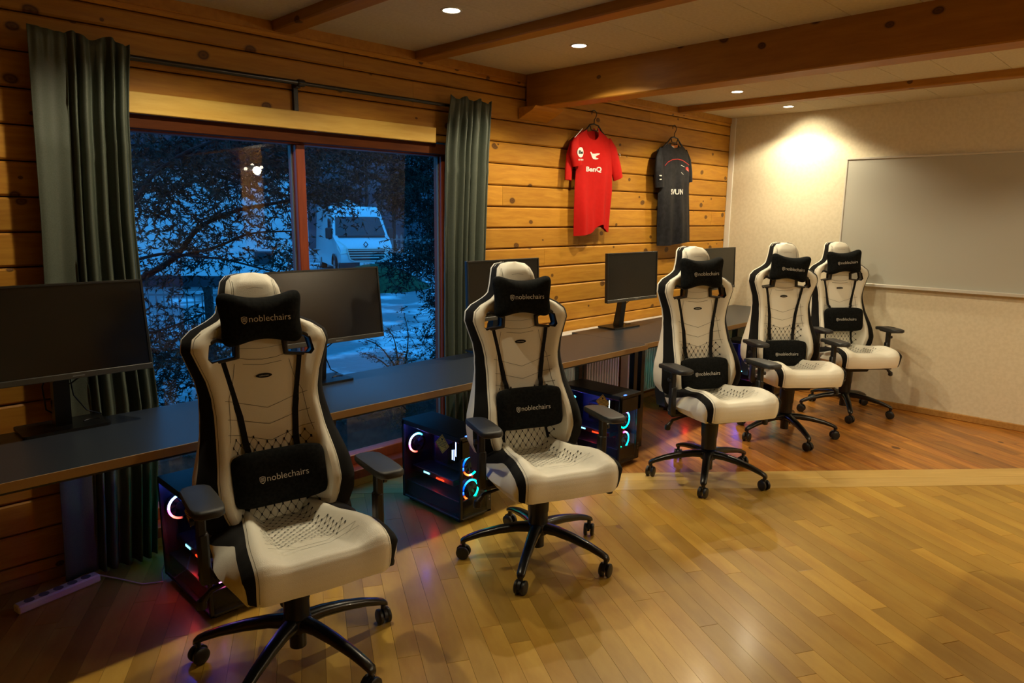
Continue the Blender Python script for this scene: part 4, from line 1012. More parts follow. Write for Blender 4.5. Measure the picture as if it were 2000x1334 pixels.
def jersey(name, yc, rows, hem, top_f, top_b, mat, lab, sleeves, fold_seed, thick=.030):
    """rows: z -> (left x, right x); hem/top: functions of u giving z"""
    zs_ = [r_[0] for r_ in rows]; xl = [r_[1] for r_ in rows]; xr = [r_[2] for r_ in rows]
    x0, zt = (xl[0]+xr[0])/2, 0
    root = empty(name, (x0, yc, 1.8)); tag(root, lab, 'jersey', 'team jerseys hanging on the log wall')
    rr = random.Random(fold_seed); ph = [rr.uniform(0, 6.28) for _ in range(6)]
    def yy(u, z, s):
        b = thick*(1-abs(2*u-1)**2.6)**.6 if abs(2*u-1) < 1 else 0
        low = sstep((2.15-z)/.6)
        w_ = .011*low*(math.sin(13*u+ph[0]+.6*z)+.6*math.sin(23*u+ph[1]-1.2*z))+.004*math.sin(9*z+5*u+ph[2])
        return (-b+w_ if s > 0 else b*.35+w_*.7)
    def surf(s, tf):
        def fn(a, b_):
            u = a; zb, zt_ = hem(u), tf(u); z = zb+(zt_-zb)*b_
            x = interp(z, zs_, xl)+(interp(z, zs_, xr)-interp(z, zs_, xl))*u
            return (x-x0, yy(u, z, s), z-1.8)
        return fn
    mb = MB(); mb.grid(surf(1, top_f), 46, 60); fr = mb.build('front', mat, root, sm=80, fix=False)
    mb = MB(); mb.grid(surf(-1, top_b), 46, 60); mb.build('back', mat, root, sm=80, fix=False)
    for (spine, rx, ry) in sleeves:
        mb = MB(); n = 18; vs = []
        for i, (px, pz, py) in enumerate(spine):
            a = spine[max(0, i-1)]; b_ = spine[min(len(spine)-1, i+1)]; d = Vector((b_[0]-a[0], 0, b_[1]-a[1])).normalized(); nr = Vector((-d.z, 0, d.x))
            for j in range(n):
                t = 2*PI*j/n; vs.append(Vector((px-x0, py, pz-1.8))+nr*(rx[i]*math.cos(t))+Vector((0, ry[i]*math.sin(t)*(1+.15*math.sin(3*t)), 0)))
        k = len(spine); mb.add(vs, [(a*n+j, a*n+(j+1) % n, (a+1)*n+(j+1) % n, (a+1)*n+j) for a in range(k-1) for j in range(n)]+[tuple(range(n))])
        o = mb.build('sleeve', mat, root, sm=80, fix=False)
    return root, x0, (lambda x, z: yy(min(1, max(0, (x-interp(z, zs_, xl))/(interp(z, zs_, xr)-interp(z, zs_, xl)))), z, 1))
rrows = [(1.42, 4.052, 4.462), (1.47, 4.051, 4.464), (1.65, 4.042, 4.470), (1.80, 4.042, 4.480), (1.90, 4.048, 4.474), (2.0, 4.045, 4.500), (2.08, 4.030, 4.500), (2.15, 4.005, 4.468), (2.19, 4.035, 4.415), (2.225, 4.085, 4.345), (2.25, 4.11, 4.32)]
JY = DW-.062
def r_hem(u): return 1.448+.062*math.exp(-((u-.66)/.2)**2)+.03*u-.01*(u > .9)
def neck(x, xl, xr, zsl, zsr, zd):   # shoulder line with a scoop between xl and xr
    m_ = (xl+xr)/2; h = (xr-xl)/2
    return zd, m_, h
def r_top_f(u):
    x = 4.0+.47*u
    if x < 4.09: return 2.150+(x-4.0)/.09*.072
    if x > 4.318: return 2.245-(x-4.318)/.152*.095
    t = (x-4.204)/.114; base = 2.222+(x-4.09)/.228*.023
    return base-.085*(1-t*t)**.8
def r_top_b(u):
    x = 4.0+.47*u
    if 4.09 < x < 4.318: t = (x-4.204)/.114; return 2.222+(x-4.09)/.228*.023-.022*(1-t*t)**.8
    return r_top_f(u)
red, rx0, rsurf = jersey('red_jersey', JY, rrows, r_hem, r_top_f, r_top_b, 'red', 'bright red team jersey with white BenQ lettering hanging on the log wall',
    [([(4.035, 2.165, -.01), (4.005, 2.10, -.022), (3.998, 2.03, -.030), (4.012, 1.985, -.034), (4.020, 1.955, -.034)], [.012, .045, .054, .050, .048], [.01, .022, .026, .026, .024]),
     ([(4.02, 2.12, .01), (3.985, 2.03, .008), (3.968, 1.93, .004), (3.962, 1.85, .0)], [.03, .036, .034, .032], [.014, .018, .018, .016]),
     ([(4.425, 2.175, -.004), (4.462, 2.10, -.010), (4.495, 2.01, -.012), (4.525, 1.935, -.012), (4.545, 1.885, -.012)], [.014, .046, .056, .058, .056], [.01, .020, .024, .026, .024])], 3)
hanger('coat_hanger', 4.248, JY+.004, 2.366, .165, 'black plastic hanger holding the red jersey')
def put_text(parent, body, x0c, z0c, width, height, fn, mat, px0, name='printed_text', bold=.0, shear=0, slope=0):
    tm = text_mesh(body, 1, .002, bold=bold, shear=shear)
    xs = [v.co.x for v in tm.vertices]; ys_ = [v.co.y for v in tm.vertices]; a, b_ = min(xs), max(xs); c, d = min(ys_), max(ys_)
    def mp(x, y, z):
        X = x0c+(x-a)/(b_-a)*width; Z = z0c+(y-c)/(d-c)*height+slope*(X-x0c)
        return Vector((X-px0, fn(X, Z)-.0015-z*.2, Z-1.8))
    # subdivide so that it follows the folds
    bm = bmesh.new(); bm.from_mesh(tm); bmesh.ops.triangulate(bm, faces=bm.faces); bm.to_mesh(tm); bm.free()
    map_text(tm, mp); o = link(name, tm, [mat], parent); o['kind'] = 'stuff'; return o
def put_poly(parent, polys, fn, mat, px0, name):
    mb = MB()
    for poly in polys:
        vs = [(x-px0, fn(x, z)-.0018, z-1.8) for x, z in poly]; mb.add(vs, [tuple(range(len(vs)))])
    return mb.build(name, mat, parent, fix=False)
put_text(red, 'BenQ', 4.131, 1.912, .172, .043, rsurf, 'white_print', rx0, bold=.03, slope=.03)
put_poly(red, [[(4.166, 2.060), (4.182, 2.038), (4.190, 2.024), (4.205, 2.012), (4.232, 2.010), (4.255, 2.014), (4.262, 2.020), (4.236, 2.022), (4.228, 2.030), (4.240, 2.038), (4.272, 2.050), (4.278, 2.056), (4.250, 2.056), (4.215, 2.050), (4.192, 2.050), (4.176, 2.062)]], rsurf, 'white_print', rx0, 'emblem')
put_poly(red, [[(4.172, 2.168), (4.214, 2.166), (4.214, 2.186), (4.172, 2.188)]], lambda x, z: .012, 'white_print', rx0, 'neck_tag')
sl = lambda x, z: -.0615+1.2*abs(x-4.012)**1.6
bub = [(4.018+.036*math.cos(a), 2.046+.036*math.sin(a)) for a in np.linspace(0, 2*PI, 20)[:-1]]
put_poly(red, [bub], lambda x, z: -.0622+.8*abs(x-4.012)**1.6, 'white_print', rx0, 'sleeve_badge')
put_text(red, 'Be', 3.996, 2.034, .048, .024, lambda x, z: -.0640+.8*abs(x-4.012)**1.6, 'black_print', rx0, bold=.03, slope=.05)
put_text(red, 'UD BENO', 3.994, 1.988, .060, .011, lambda x, z: -.0625+.8*abs(x-4.012)**1.6, 'white_print', rx0, bold=.02, slope=.05)
put_poly(red, [[(3.988, 2.150), (3.996, 2.150), (4.082, 2.218), (4.076, 2.221)]], lambda x, z: -.024, 'white_print', rx0, 'shoulder_stripe')
put_poly(red, [[(4.520, 2.075), (4.530, 2.068), (4.538, 2.048), (4.532, 2.052)]], lambda x, z: -.032, 'white_print', rx0, 'sleeve_mark')
brows = [(1.33, 5.150, 5.680), (1.40, 5.150, 5.680), (1.60, 5.136, 5.664), (1.78, 5.124, 5.630), (1.86, 5.15, 5.615), (1.95, 5.13, 5.618), (2.06, 5.10, 5.600), (2.14, 5.086, 5.565), (2.18, 5.13, 5.52), (2.215, 5.19, 5.455), (2.25, 5.2, 5.44)]
def b_hem(u): return 1.350-.006*math.sin(6*u)+.018*u
def b_top_f(u):
    x = 5.086+.48*u
    if x < 5.20: return 2.140+(x-5.086)/.114*.070
    if x > 5.450: return 2.220-(x-5.45)/.116*.08
    t = (x-5.325)/.125; return 2.212+(x-5.2)/.25*.006-.050*(1-t*t)**.8
def b_top_b(u):
    x = 5.086+.48*u
    if 5.2 < x < 5.45: t = (x-5.325)/.125; return 2.212+(x-5.2)/.25*.006-.016*(1-t*t)**.8
    return b_top_f(u)
blk, bx0, bsurf = jersey('black_jersey', JY, brows, b_hem, b_top_f, b_top_b, 'blackj', 'black team jersey with a red chest line on the log wall',
    [([(5.125, 2.155, -.004), (5.098, 2.08, -.016), (5.092, 1.99, -.022), (5.105, 1.90, -.024), (5.112, 1.838, -.024)], [.014, .046, .056, .062, .058], [.01, .020, .025, .028, .026]),
     ([(5.530, 2.165, 0), (5.575, 2.08, -.006), (5.605, 1.98, -.006), (5.622, 1.90, -.004)], [.014, .034, .034, .028], [.01, .016, .018, .018])], 8)
hanger('coat_hanger', 5.345, JY+.004, 2.362, .175, 'black plastic hanger holding the black jersey')
arc = [(5.181, 2.020), (5.22, 2.052), (5.28, 2.075), (5.355, 2.084), (5.43, 2.078), (5.50, 2.060), (5.563, 2.045)]
put_poly(blk, [[a, b_, (b_[0], b_[1]-.005), (a[0], a[1]-.005)] for a, b_ in zip(arc[:-1], arc[1:])], bsurf, 'red_print', bx0, 'chest_line')
put_text(blk, 'SVUN', 5.272, 1.782, .195, .046, bsurf, 'white_print', bx0, bold=.02, slope=.03)
put_poly(blk, [[(5.49, 2.018), (5.53, 2.026), (5.552, 2.010), (5.556, 1.985), (5.53, 1.992), (5.50, 2.0)]], bsurf, 'red_print', bx0, 'red_emblem')
put_poly(blk, [[(5.41, 2.032), (5.47, 2.020), (5.47, 2.024), (5.41, 2.036)], [(5.520, 2.004), (5.545, 1.996), (5.540, 1.990), (5.522, 1.996)], [(5.42, 1.972), (5.46, 1.955), (5.46, 1.959), (5.42, 1.976)]], bsurf, 'white_print', bx0, 'white_emblem')
M['orange'] = plain('orange_neck_lining', (.75, .22, .04), .7)
put_poly(blk, [[(5.252, 2.205), (5.30, 2.198), (5.36, 2.198), (5.405, 2.206), (5.40, 2.182), (5.33, 2.170), (5.27, 2.180)]], lambda x, z: .006, 'orange', bx0, 'neck_lining')
put_poly(blk, [[(5.30, 2.180), (5.345, 2.178), (5.345, 2.186), (5.30, 2.188)]], lambda x, z: .004, 'white_print', bx0, 'neck_tag')
put_poly(blk, [[(5.05, 1.925), (5.085, 1.925), (5.085, 1.935), (5.05, 1.935)], [(5.055, 1.893), (5.085, 1.895), (5.085, 1.905), (5.055, 1.903)]], lambda x, z: -.056, 'white_print', bx0, 'sleeve_mark')

# ============================================================ FLOOR CLUTTER
ps = empty('power_strip', (.58, 3.25, 0)); tag(ps, 'pale power strip lying on the floor under the left desk', 'power strip'); ps.rotation_euler = (0, 0, R(12))
MB().box(-.16, -.025, 0, .16, .025, .036, bev=.006).build('strip_body', 'white_pvc', ps)
mb = MB(); [mb.lathe([(.019, .0355), (.019, .0375), (.012, .0378)], 14, c=(-.11+.055*q, 0, 0)) for q in range(5)]; mb.build('socket', 'fence', ps)
cb = MB(); cb.tube([(.74, 3.29, .02), (.80, 3.22, .006), (.86, 3.10, .005), (.93, 3.06, .006), (.95, 3.13, .02), (1.0, 3.16, .09), (1.02, 3.165, .16)], .0035, 8); o = cb.build('white_cord', 'cable_w', None, sm=60); tag(o, 'white power cord running over the dark floor to the first computer', 'cord')
cords = [([(1.78, 3.225, .75), (1.82, 3.23, .60), (2.05, 3.24, .50), (2.25, 3.22, .56), (2.36, 3.19, .47)], 'cable', 'black cable drooping behind the desk above the green-ringed computer'),
         ([(2.62, 3.23, .70), (2.70, 3.22, .62), (2.82, 3.20, .60), (2.92, 3.18, .52), (2.95, 3.16, .40)], 'edge', 'tan cable hanging under the desk beside the second chair'),
         ([(3.0, 3.225, .75), (3.1, 3.23, .55), (3.35, 3.24, .42), (3.60, 3.14, .36)], 'cable', 'black cable drooping to the blue-ringed computer')]
for pts, mt, lab in cords:
    mb = MB(); pv = [Vector(p) for p in pts]; fine = []
    for i in range(len(pv)-1):
        p0, p1, p2, p3 = pv[max(0, i-1)], pv[i], pv[i+1], pv[min(len(pv)-1, i+2)]
        for q in range(6):
            t = q/6; fine.append(.5*((2*p1)+(-p0+p2)*t+(2*p0-5*p1+4*p2-p3)*t*t+(-p0+3*p1-3*p2+p3)*t**3))
    fine.append(pv[-1]); mb.tube(fine, .004, 8); o = mb.build('cable', mt, None, sm=60); tag(o, lab, 'cable')

# ============================================================ OUTSIDE
GZ = -.65
mb = MB(); rg = random.Random(5); nx = 70
import mathutils
def gfn(a, b_):
    x, y = -20+100*a, 3.75+86*b_
    return (x, y, GZ+.06*mathutils.noise.noise((x*.35, y*.35, 0))+.02*mathutils.noise.noise((x*1.7, y*1.7, 3)))
mb.grid(gfn, 200, 180); o = mb.build('ground_outside', 'snow', None, sm=80, fix=False); tag(o, 'icy ground with snow patches outside the window', kind='structure')
def hfn(a, b_):
    th = R(-5+100*a); d = 46+26*b_; h = 24*b_+3*mathutils.noise.noise((a*12, b_*3, 1))*b_
    return (d*math.cos(th), d*math.sin(th), GZ-.5+h*.42)
mb = MB(); mb.grid(hfn, 90, 20); o = mb.build('hill', 'hill', None, sm=80, fix=False); tag(o, 'dark wooded hillside far behind the van', kind='structure')
# house
hs = empty('house', (6.9, 22.8, GZ)); tag(hs, 'pale rendered house wall behind the branches, with one small dark window', 'house')
ha = math.atan2(-3.4, 3.4)
hs.rotation_euler = (0, 0, ha)
h_ = MB(); h_.box(-7, 0, 0, 4.55, 2.4, 3.6); h_.build('wall', 'house', hs)
r_ = MB(); r_.prism([(-.7, 3.45), (-.7, 3.6), (1.2, 5.2), (3.1, 3.6), (3.1, 3.45), (1.2, 5.0)], -7.6, 4.9, 'yz'); r_.build('roof', 'hill', hs)
wf = MB(); wf.ring([(3.62, .72), (4.10, .72), (4.10, 1.08), (3.62, 1.08)], [(3.58, .68), (4.14, .68), (4.14, 1.12), (3.58, 1.12)], -.03, .02, 'xz'); wf_ = wf.build('window', 'fence', hs)
MB().box(3.62, -.004, .72, 4.10, .02, 1.08).build('pane', 'vanglass', wf_)
MB().box(-7, -.02, -.1, 4.57, .03, .35).build('plinth', 'hill', hs)
# railing fence
A, B = Vector((1.4, 12.7, 0)), Vector((4.9, 9.2, 0)); dv = (B-A); Lf = dv.length
fe = empty('metal_fence', (A.x, A.y, GZ)); fe.rotation_euler = (0, 0, math.atan2(dv.y, dv.x)); tag(fe, 'low metal railing fence in the snow beyond the left window pane', 'fence')
for z in (.25, 1.06): MB().box(0, -.012, z, Lf, .012, z+.03).build('rail', 'fence', fe)
for k in range(int(Lf/.11)): MB().box(.05+k*.11, -.007, .12, .064+k*.11, .007, 1.10).build('bar', 'fence', fe)
for k in range(5): MB().box(.02+k*1.2, -.05, 0, .12+k*1.2, .05, 1.20, bev=.01).build('post', 'bark', fe)
# picket fence far right
A, B = Vector((18.2, 25.6, 0)), Vector((21.6, 22.3, 0)); dv = B-A; Lf = dv.length
pf = empty('picket_fence', (A.x, A.y, GZ)); pf.rotation_euler = (0, 0, math.atan2(dv.y, dv.x)); tag(pf, 'small white picket fence right of the van', 'fence')
for z in (.55, 1.1): MB().box(0, .0, z, Lf, .04, z+.07).build('rail', 'fence_w', pf)
for k in range(int(Lf/.2)): MB().prism([(k*.2, .35), (k*.2+.09, .35), (k*.2+.09, 1.28), (k*.2+.045, 1.36), (k*.2, 1.28)], -.02, 0, 'xz').build('picket', 'fence_w', pf)
for k in range(3): MB().box(.0+k*2.4, -.0, 0, .14+k*2.4, .14, 1.4, bev=.01).build('post', 'bark', pf)
# garden hut
sh = empty('garden_hut', (19.4, 31.5, GZ)); sh.rotation_euler = (0, 0, R(-45)); tag(sh, 'small hut with a snowy roof behind the van', 'hut')
MB().box(-.9, 0, 0, .9, 1.8, 2.2).build('wall', 'bark', sh); MB().prism([(-1.1, 2.1), (0, 2.75), (1.1, 2.1), (1.1, 2.25), (0, 2.92), (-1.1, 2.25)], -.2, 2, 'xz').build('roof', 'vanpaint', sh)
# van
vn = empty('van', (14.27, 21.6, GZ)); vn.rotation_euler = (0, 0, R(-22)); tag(vn, 'white high-roofed delivery van parked outside, seen through the right window pane', 'van')
Wv = 1.03
prof = [(.10, .28), (.02, .40), (.0, .70), (.05, .95), (.16, 1.08), (.78, 1.36), (.98, 1.42), (1.62, 2.12), (1.82, 2.30), (2.1, 2.43), (2.6, 2.50), (5.6, 2.50), (5.7, 2.3), (5.7, .38), (5.5, .28)]
def v_ins(y, z):   # the sides lean in towards the roof and the nose
    s = 1-.11*sstep((z-1.3)/1.2)-.10*sstep((.35-y)/.35)*(1-sstep((z-1.3)/.5)); return s*Wv
vb = MB(); n = len(prof); vs = []
for sx in (-1, -.985, .985, 1):
    for y, z in prof:
        e_ = .03 if abs(sx) == 1 else 0
        vs.append((sx*v_ins(y, z), y+(e_ if y < 3 else -e_), z-(e_ if z > 1.5 else 0)))
fs = [(a*n+i, a*n+(i+1) % n, (a+1)*n+(i+1) % n, (a+1)*n+i) for a in range(3) for i in range(n)]+[tuple(range(n)), tuple(3*n+i for i in range(n))]
vb.add(vs, fs); bd = vb.build('body', 'vanpaint', vn, sm=30)
def slope_pt(x, t, off=.012):   # windscreen plane between base and top
    y = .985+(1.62-.985)*t; z = 1.425+(2.12-1.425)*t; return (x*(v_ins(y, z)/Wv), y-off*.74, z+off*.67)
ws = MB(); pts = [(-.93, .03), (-.90, .93), (-.82, .985), (.82, .985), (.90, .93), (.93, .03), (.80, -.02), (-.80, -.02)]
ws.add([slope_pt(x, t) for x, t in pts], [tuple(range(8))]); ws.build('windscreen', 'vanglass', vn, fix=False)
MB().box(-.86, .76, 1.37, .86, 1.0, 1.44, bev=.01).build('wiper_cowl', 'vandark', vn)
for s in (-1, 1):
    sw = MB(); q = [(1.15, 1.38), (1.30, 1.30), (1.95, 1.25), (2.08, 1.35), (2.06, 1.98), (1.95, 2.06), (1.68, 2.02)]
    sw.prism(q, s*Wv*.985-.02, s*Wv*.985+.02, 'yz'); o = sw.build('side_window', 'vanglass', vn)
    hl = MB(); hl.add([(s*.60, -.012+.0, .84), (s*.93, .02, .80), (s*1.00, .28, 1.00), (s*.985, .60, 1.27), (s*.90, .50, 1.255), (s*.70, .10, 1.07)], [(0, 1, 2, 3, 4, 5)])
    for i_, v_ in enumerate(hl.v): hl.v[i_] = (v_[0]*1.0, v_[1]-.015, v_[2]+.01)
    hl.build('headlight', 'alu', vn, fix=False)
    mr = MB(); mr.box(s*1.06-.02, 1.10, 1.32, s*1.06+.20*s, 1.22, 1.72, bev=.03) if s > 0 else mr.box(-1.26, 1.10, 1.32, -1.04, 1.22, 1.72, bev=.03); mr.build('wing_mirror', 'vandark', vn)
    for yw_ in (.95, 4.4):
        w_ = MB(); w_.lathe([(.20, -.11), (.33, -.11), (.345, -.08), (.345, .08), (.33, .11), (.20, .11)], 24, mat=Matrix.Rotation(R(90), 4, 'Y'), c=(s*.90, yw_, .345)); wl = w_.build('wheel', 'tyre', vn, sm=40)
        h_ = MB(); h_.lathe([(.02, -.115), (.19, -.115), (.20, -.09), (.20, .09), (.19, .115), (.02, .115)], 20, mat=Matrix.Rotation(R(90), 4, 'Y'), c=(s*.90, yw_, .345)); h_.build('hub_cap', 'rubble', wl, sm=40)
    ar = MB(); ar.ring([(.95+.36*math.cos(a), .36+.36*math.sin(a)) for a in np.linspace(0, PI, 14)], [(.95+.42*math.cos(a), .36+.42*math.sin(a)) for a in np.linspace(0, PI, 14)], s*Wv*.99-.03, s*Wv*.99+.02, 'yz'); ar.build('wheel_arch', 'vandark', vn)
MB().box(-1.0, -.03, .26, 1.0, .25, .50, bev=.03).build('bumper', 'vandark', vn)
gr = MB(); gr.prism([(-.70, .99), (-.60, .62), (-.45, .56), (.45, .56), (.60, .62), (.70, .99)], -.035, .06, 'xz'); g_ = gr.build('grille', 'vandark', vn)
for k in range(4): MB().box(-.66+.02*k*0, -.046, .66+k*.09, .66, -.034, .688+k*.09).build('grille_bar', 'alu', g_)
bz = MB(); bz.ring([(-.68, .985), (-.59, .63), (-.45, .575), (.45, .575), (.59, .63), (.68, .985)], [(-.73, 1.01), (-.62, .61), (-.46, .54), (.46, .54), (.62, .61), (.73, 1.01)], -.05, -.02, 'xz'); bz.build('grille_surround', 'alu', vn)
lg = MB(); lg.ring([(0, 1.055), (.055, 1.14), (0, 1.225), (-.055, 1.14)], [(0, 1.025), (.09, 1.14), (0, 1.255), (-.09, 1.14)], .10, .14, 'xz'); lo = lg.build('emblem', 'vandark', vn); lo.location = (0, .0, .0)
MB().box(-.27, -.055, .40, .27, -.035, .51, bev=.005).build('number_plate', 'vanpaint', vn)
tm = text_mesh('1F 1A 88', .085, .002, align='CENTER'); map_text(tm, lambda x, y, z: Vector((x, -.058-z, .425+y))); link('plate_text', tm, ['vandark'], vn)['kind'] = 'stuff'
# grass mound before the van
mb = MB()
def mnd(a, b_):
    th = 2*PI*a; r_ = b_; return (12.1+2.0*r_*math.cos(th), 18.0+1.3*r_*math.sin(th), GZ-.02+.75*(1-r_*r_)**1.2+.04*mathutils.noise.noise((math.cos(th)*r_*9, math.sin(th)*r_*9, 0)))
mb.grid(mnd, 50, 16); o = mb.build('grass_mound', 'grass', None, sm=80, fix=False); tag(o, 'dark grassy mound in front of the van', kind='stuff')

# ---- trees: real 3-D twigs with needle tufts
def sprays(points, n, spread, size, seed, droop=.5, per=16):
    r_ = np.random.RandomState(seed); P_ = np.array(points); k = len(P_)
    seg = r_.randint(0, k-1, n); t = r_.rand(n, 1)
    c = P_[seg]*(1-t)+P_[seg+1]*t
    c = c+r_.randn(n, 3)*np.array(spread)
    dirs = r_.randn(n, 3); dirs[:, 2] = dirs[:, 2]*.35-droop; dirs /= np.linalg.norm(dirs, axis=1, keepdims=True)
    L_ = size*(.5+r_.rand(n, 1))
    vs = []; fs = []
    q = r_.rand(n, per, 1); base = c[:, None, :]+dirs[:, None, :]*L_[:, None, :]*(q*1.2-.2)
    nd = r_.randn(n, per, 3)*.8+dirs[:, None, :]*1.1; nd /= np.linalg.norm(nd, axis=2, keepdims=True)
    sd = np.cross(nd, r_.randn(n, per, 3)); sd /= np.linalg.norm(sd, axis=2, keepdims=True)
    nl = size*.26*(.6+.8*r_.rand(n, per, 1)); wd = size*.034*(.6+r_.rand(n, per, 1))
    a = base-sd*wd; b = base+sd*wd; d = base+nd*nl
    tri = np.stack([a, b, d], axis=2).reshape(-1, 3)
    # stem of every spray, a thin triangle
    s2 = np.cross(dirs, r_.randn(n, 3)); s2 /= np.linalg.norm(s2, axis=1, keepdims=True)
    st = np.stack([c-s2*size*.02, c+s2*size*.02, c+dirs*L_], axis=1).reshape(-1, 3)
    return np.concatenate([tri, st])
def foliage(name, arrs, mat, parent):
    v = np.concatenate(arrs); me = bpy.data.meshes.new(name); n = len(v)
    me.vertices.add(n); me.vertices.foreach_set('co', v.astype(np.float32).ravel()); me.loops.add(n); me.loops.foreach_set('vertex_index', np.arange(n, dtype=np.int32))
    me.polygons.add(n//3); me.polygons.foreach_set('loop_start', np.arange(0, n, 3, dtype=np.int32)); me.update(calc_edges=True); me.validate()
    o = link(name, me, [mat], parent); o['kind'] = 'stuff'; return o
def bez(pts, k=6):
    pv = [np.array(p, float) for p in pts]; out = []
    for i in range(len(pv)-1):
        p0, p1, p2, p3 = pv[max(0, i-1)], pv[i], pv[i+1], pv[min(len(pv)-1, i+2)]
        for q in range(k):
            t = q/k; out.append(.5*((2*p1)+(-p0+p2)*t+(2*p0-5*p1+4*p2-p3)*t*t+(-p0+3*p1-3*p2+p3)*t**3))
    out.append(pv[-1]); return out
def branch(parent, pts, r0, r1, name='branch'):
    pp = bez(pts); mb = MB(); n = len(pp); mb.tube([tuple(p) for p in pp], [r0+(r1-r0)*i/(n-1) for i in range(n)], 7); return mb.build(name, 'bark', parent, sm=60)
lt = empty('larch_tree', (.9, 7.4, GZ)); tag(lt, 'dark tree spreading long bare and needled branches across the left window pane', 'tree')
lt.location = (0, 0, 0)
B1 = [(1.25, 7.0, .55), (1.75, 6.7, .87), (1.99, 6.5, 1.02), (2.23, 6.31, 1.21), (2.41, 6.2, 1.46), (2.65, 5.99, 1.61), (2.97, 5.69, 1.70), (3.3, 5.5, 1.82)]
B2 = [(1.6, 6.4, 1.1), (1.96, 6.01, 1.25), (2.1, 5.88, 1.26), (2.25, 5.72, 1.24), (2.38, 5.58, 1.22), (2.63, 5.3, 1.13), (2.85, 5.1, 1.05)]
B3 = [(1.3, 6.3, 1.3), (1.73, 5.77, 1.64), (1.90, 5.66, 1.87), (2.13, 5.47, 2.06), (2.42, 5.21, 2.17), (2.8, 5.0, 2.2)]
B4 = [(1.3, 6.0, .75), (1.67, 5.58, .71), (1.84, 5.43, .75), (2.04, 5.25, .86)]
B5 = [(2.23, 6.31, 1.21), (2.5, 6.1, 1.30), (2.75, 5.9, 1.42), (3.05, 5.65, 1.44)]
B6 = [(1.5, 6.6, 1.9), (2.0, 6.2, 2.05), (2.6, 5.8, 2.1), (3.3, 5.4, 2.15)]
B7 = [(1.2, 6.4, .2), (1.6, 6.0, .35), (1.95, 5.8, .45), (2.3, 5.5, .35)]
branch(lt, [(.95, 7.2, GZ), (1.05, 7.1, 0), (1.15, 7.05, 1.0), (1.1, 7.0, 2.4), (1.1, 6.9, 4.5)], .16, .08, 'trunk')
for b_, r0, r1 in ((B1, .035, .010), (B2, .014, .005), (B3, .022, .008), (B4, .014, .005), (B5, .016, .005), (B6, .03, .01), (B7, .014, .005)): branch(lt, b_, r0, r1)
foliage('foliage', [sprays(B1[2:], 170, (.08, .08, .11), .16, 1), sprays(B2, 80, (.08, .08, .10), .13, 2), sprays(B3, 360, (.16, .16, .16), .18, 3), sprays(B4, 110, (.10, .10, .10), .15, 4),
    sprays(B5, 150, (.10, .10, .14), .16, 5), sprays(B6, 620, (.25, .25, .22), .22, 6), sprays(B7, 620, (.26, .26, .17), .18, 7), sprays([(2.75, 5.6, 1.35), (2.95, 5.4, 1.1), (2.8, 5.5, .9)], 130, (.10, .10, .14), .15, 8),
    sprays([(1.7, 6.3, 1.6), (2.3, 5.8, 1.75), (2.2, 5.8, 1.5)], 150, (.2, .2, .12), .18, 9), sprays([(1.4, 6.3, 1.0), (1.75, 6.0, .95)], 120, (.12, .12, .12), .16, 10)], 'needles', lt)
ev = empty('spruce', (5.6, 6.6, GZ)); ev.location = (0, 0, 0); tag(ev, 'dark spruce filling the right edge of the right window pane', 'tree')
branch(ev, [(6.05, 6.9, GZ), (6.05, 6.9, 1), (6.0, 6.9, 3), (6.0, 6.9, 5.5)], .14, .06, 'trunk')
EB = [[(6.0, 6.9, 3.2), (5.6, 6.6, 3.0), (5.0, 6.5, 2.6), (4.5, 6.7, 2.3)], [(6.0, 6.9, 2.6), (5.5, 6.5, 2.35), (5.0, 6.6, 2.0), (4.8, 6.7, 1.75)], [(6.0, 6.9, 1.9), (5.5, 6.5, 1.65), (5.15, 6.4, 1.5)],
      [(6.0, 6.9, 1.5), (5.5, 6.4, 1.3), (5.0, 6.3, 1.12), (4.72, 6.5, 1.05)], [(6.0, 6.9, .9), (5.6, 6.4, .75), (5.2, 6.2, .55)], [(6.0, 6.9, .4), (5.6, 6.3, .25), (5.1, 6.15, .05)], [(6, 6.9, 0), (5.6, 6.3, -.25), (5.1, 6.1, -.45)]]
for b_ in EB: branch(ev, b_, .03, .008)
foliage('foliage', [sprays(b_, nn_, (.18, .18, .13), .17, 20+i) for i, (b_, nn_) in enumerate(zip(EB, (1250, 1000, 620, 760, 620, 700, 560)))], 'needles', ev)
up = empty('hanging_branch', (4, 6.6, 3)); up.location = (0, 0, 0); tag(up, 'dark needled branch hanging over the van roof behind the window mullion', 'tree')
UB = [[(3.0, 7.6, 2.75), (3.5, 7.1, 2.5), (3.95, 6.6, 2.2), (4.3, 6.2, 1.95)], [(3.2, 7.3, 2.3), (3.55, 6.9, 2.05), (3.85, 6.5, 1.85), (4.05, 6.3, 1.72)], [(3.5, 7.2, 2.9), (3.9, 6.8, 2.5), (4.25, 6.4, 2.35)], [(3.0, 7.4, 2.0), (3.3, 7.0, 1.85), (3.6, 6.7, 1.75)]]
for b_ in UB: branch(up, b_, .025, .006)
foliage('foliage', [sprays(b_, nn_, (.16, .16, .12), .17, 40+i) for i, (b_, nn_) in enumerate(zip(UB, (420, 360, 420, 150)))], 'needles', up)
bs = empty('shrub', (2.85, 3.95, GZ)); bs.location = (0, 0, 0); tag(bs, 'low shrub with thin sprigs just outside the right window pane', 'shrub')
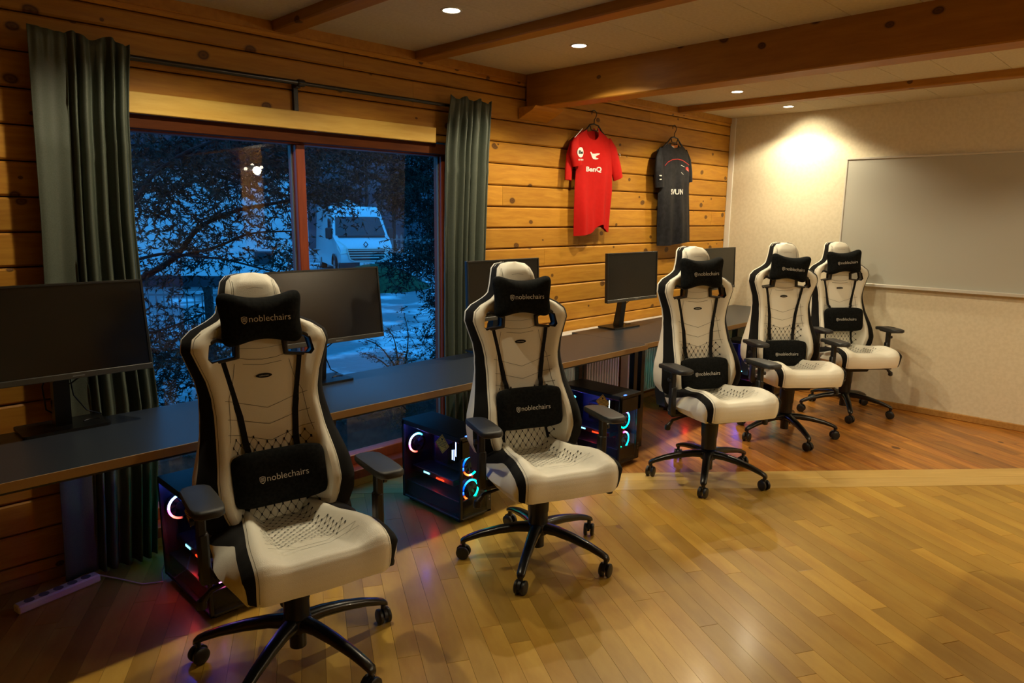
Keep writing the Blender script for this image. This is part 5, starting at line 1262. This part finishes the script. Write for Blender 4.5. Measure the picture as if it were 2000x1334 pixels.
SB = [[(2.95, 4.1, GZ), (2.90, 4.0, .1), (2.85, 3.92, .55)], [(2.85, 3.9, .45), (2.72, 4.0, .60), (2.60, 4.05, .66)], [(2.85, 3.95, .5), (2.75, 4.02, .68), (2.66, 4.1, .74)], [(2.85, 3.95, .5), (2.82, 3.95, .72), (2.78, 3.98, .82)], [(2.9, 3.95, .5), (2.92, 3.93, .75), (2.9, 3.95, .92)]]
for b_ in SB: branch(bs, b_, .006, .0015)
foliage('foliage', [sprays(b_, 60, (.02, .02, .015), .045, 60+i, droop=-.1) for i, b_ in enumerate(SB[1:])]+[sprays([(2.86, 3.95, .1), (2.9, 3.92, .55)], 320, (.06, .04, .08), .07, 70, droop=0)], 'needles', bs)
foliage('lamplit_foliage', [sprays([(2.80, 3.95, .45), (2.88, 3.92, .62)], 90, (.04, .03, .035), .05, 71, droop=-.2)], 'needles_lit', bs)  # sprigs coloured as if lit warm by a lamp
# low dark hedge right under the window
hd = empty('low_hedge', (0, 0, 0)); tag(hd, 'low dark evergreen hedge hugging the wall under the window', 'hedge')
MB().box(.5, 4.28, GZ-.02, 4.2, 4.66, .10, bev=.08).build('hedge_core', 'bark', hd)
foliage('foliage', [sprays([(.5, 4.47, .12), (4.2, 4.47, .12)], 800, (.03, .07, .06), .12, 80), sprays([(.5, 4.45, -.25), (4.2, 4.45, -.25)], 800, (.03, .08, .14), .12, 81)], 'needles', hd)
# bare far trees on the slope
rb_ = random.Random(9)
for k in range(14):
    a = R(45+2.3*k+rb_.uniform(-.4, .4)); d = 36+6*(k % 2)+rb_.uniform(-1, 1); x, y = d*math.cos(a), d*math.sin(a)
    if k == 6: continue
    e = empty('bare_tree', (x, y, GZ)); tag(e, 'bare slender tree on the far slope behind the van', 'tree', 'bare trees on the far slope')
    mb = MB(); hh = rb_.uniform(5, 9); mb.tube([(0, 0, 0), (.1, 0, hh*.5), (.2, .1, hh)], [.12, .08, .02], 6)
    for q in range(16):
        z = hh*(.3+.65*q/16); th = rb_.uniform(0, 6.28); l_ = rb_.uniform(.3, .75)
        mb.tube([(.1, 0, z), (.1+l_*math.cos(th)*.6, l_*math.sin(th)*.6, z+l_*.4), (.1+l_*math.cos(th), l_*math.sin(th), z+l_)], [.03, .018, .006], 4)
    mb.build('trunk', 'bark', e)
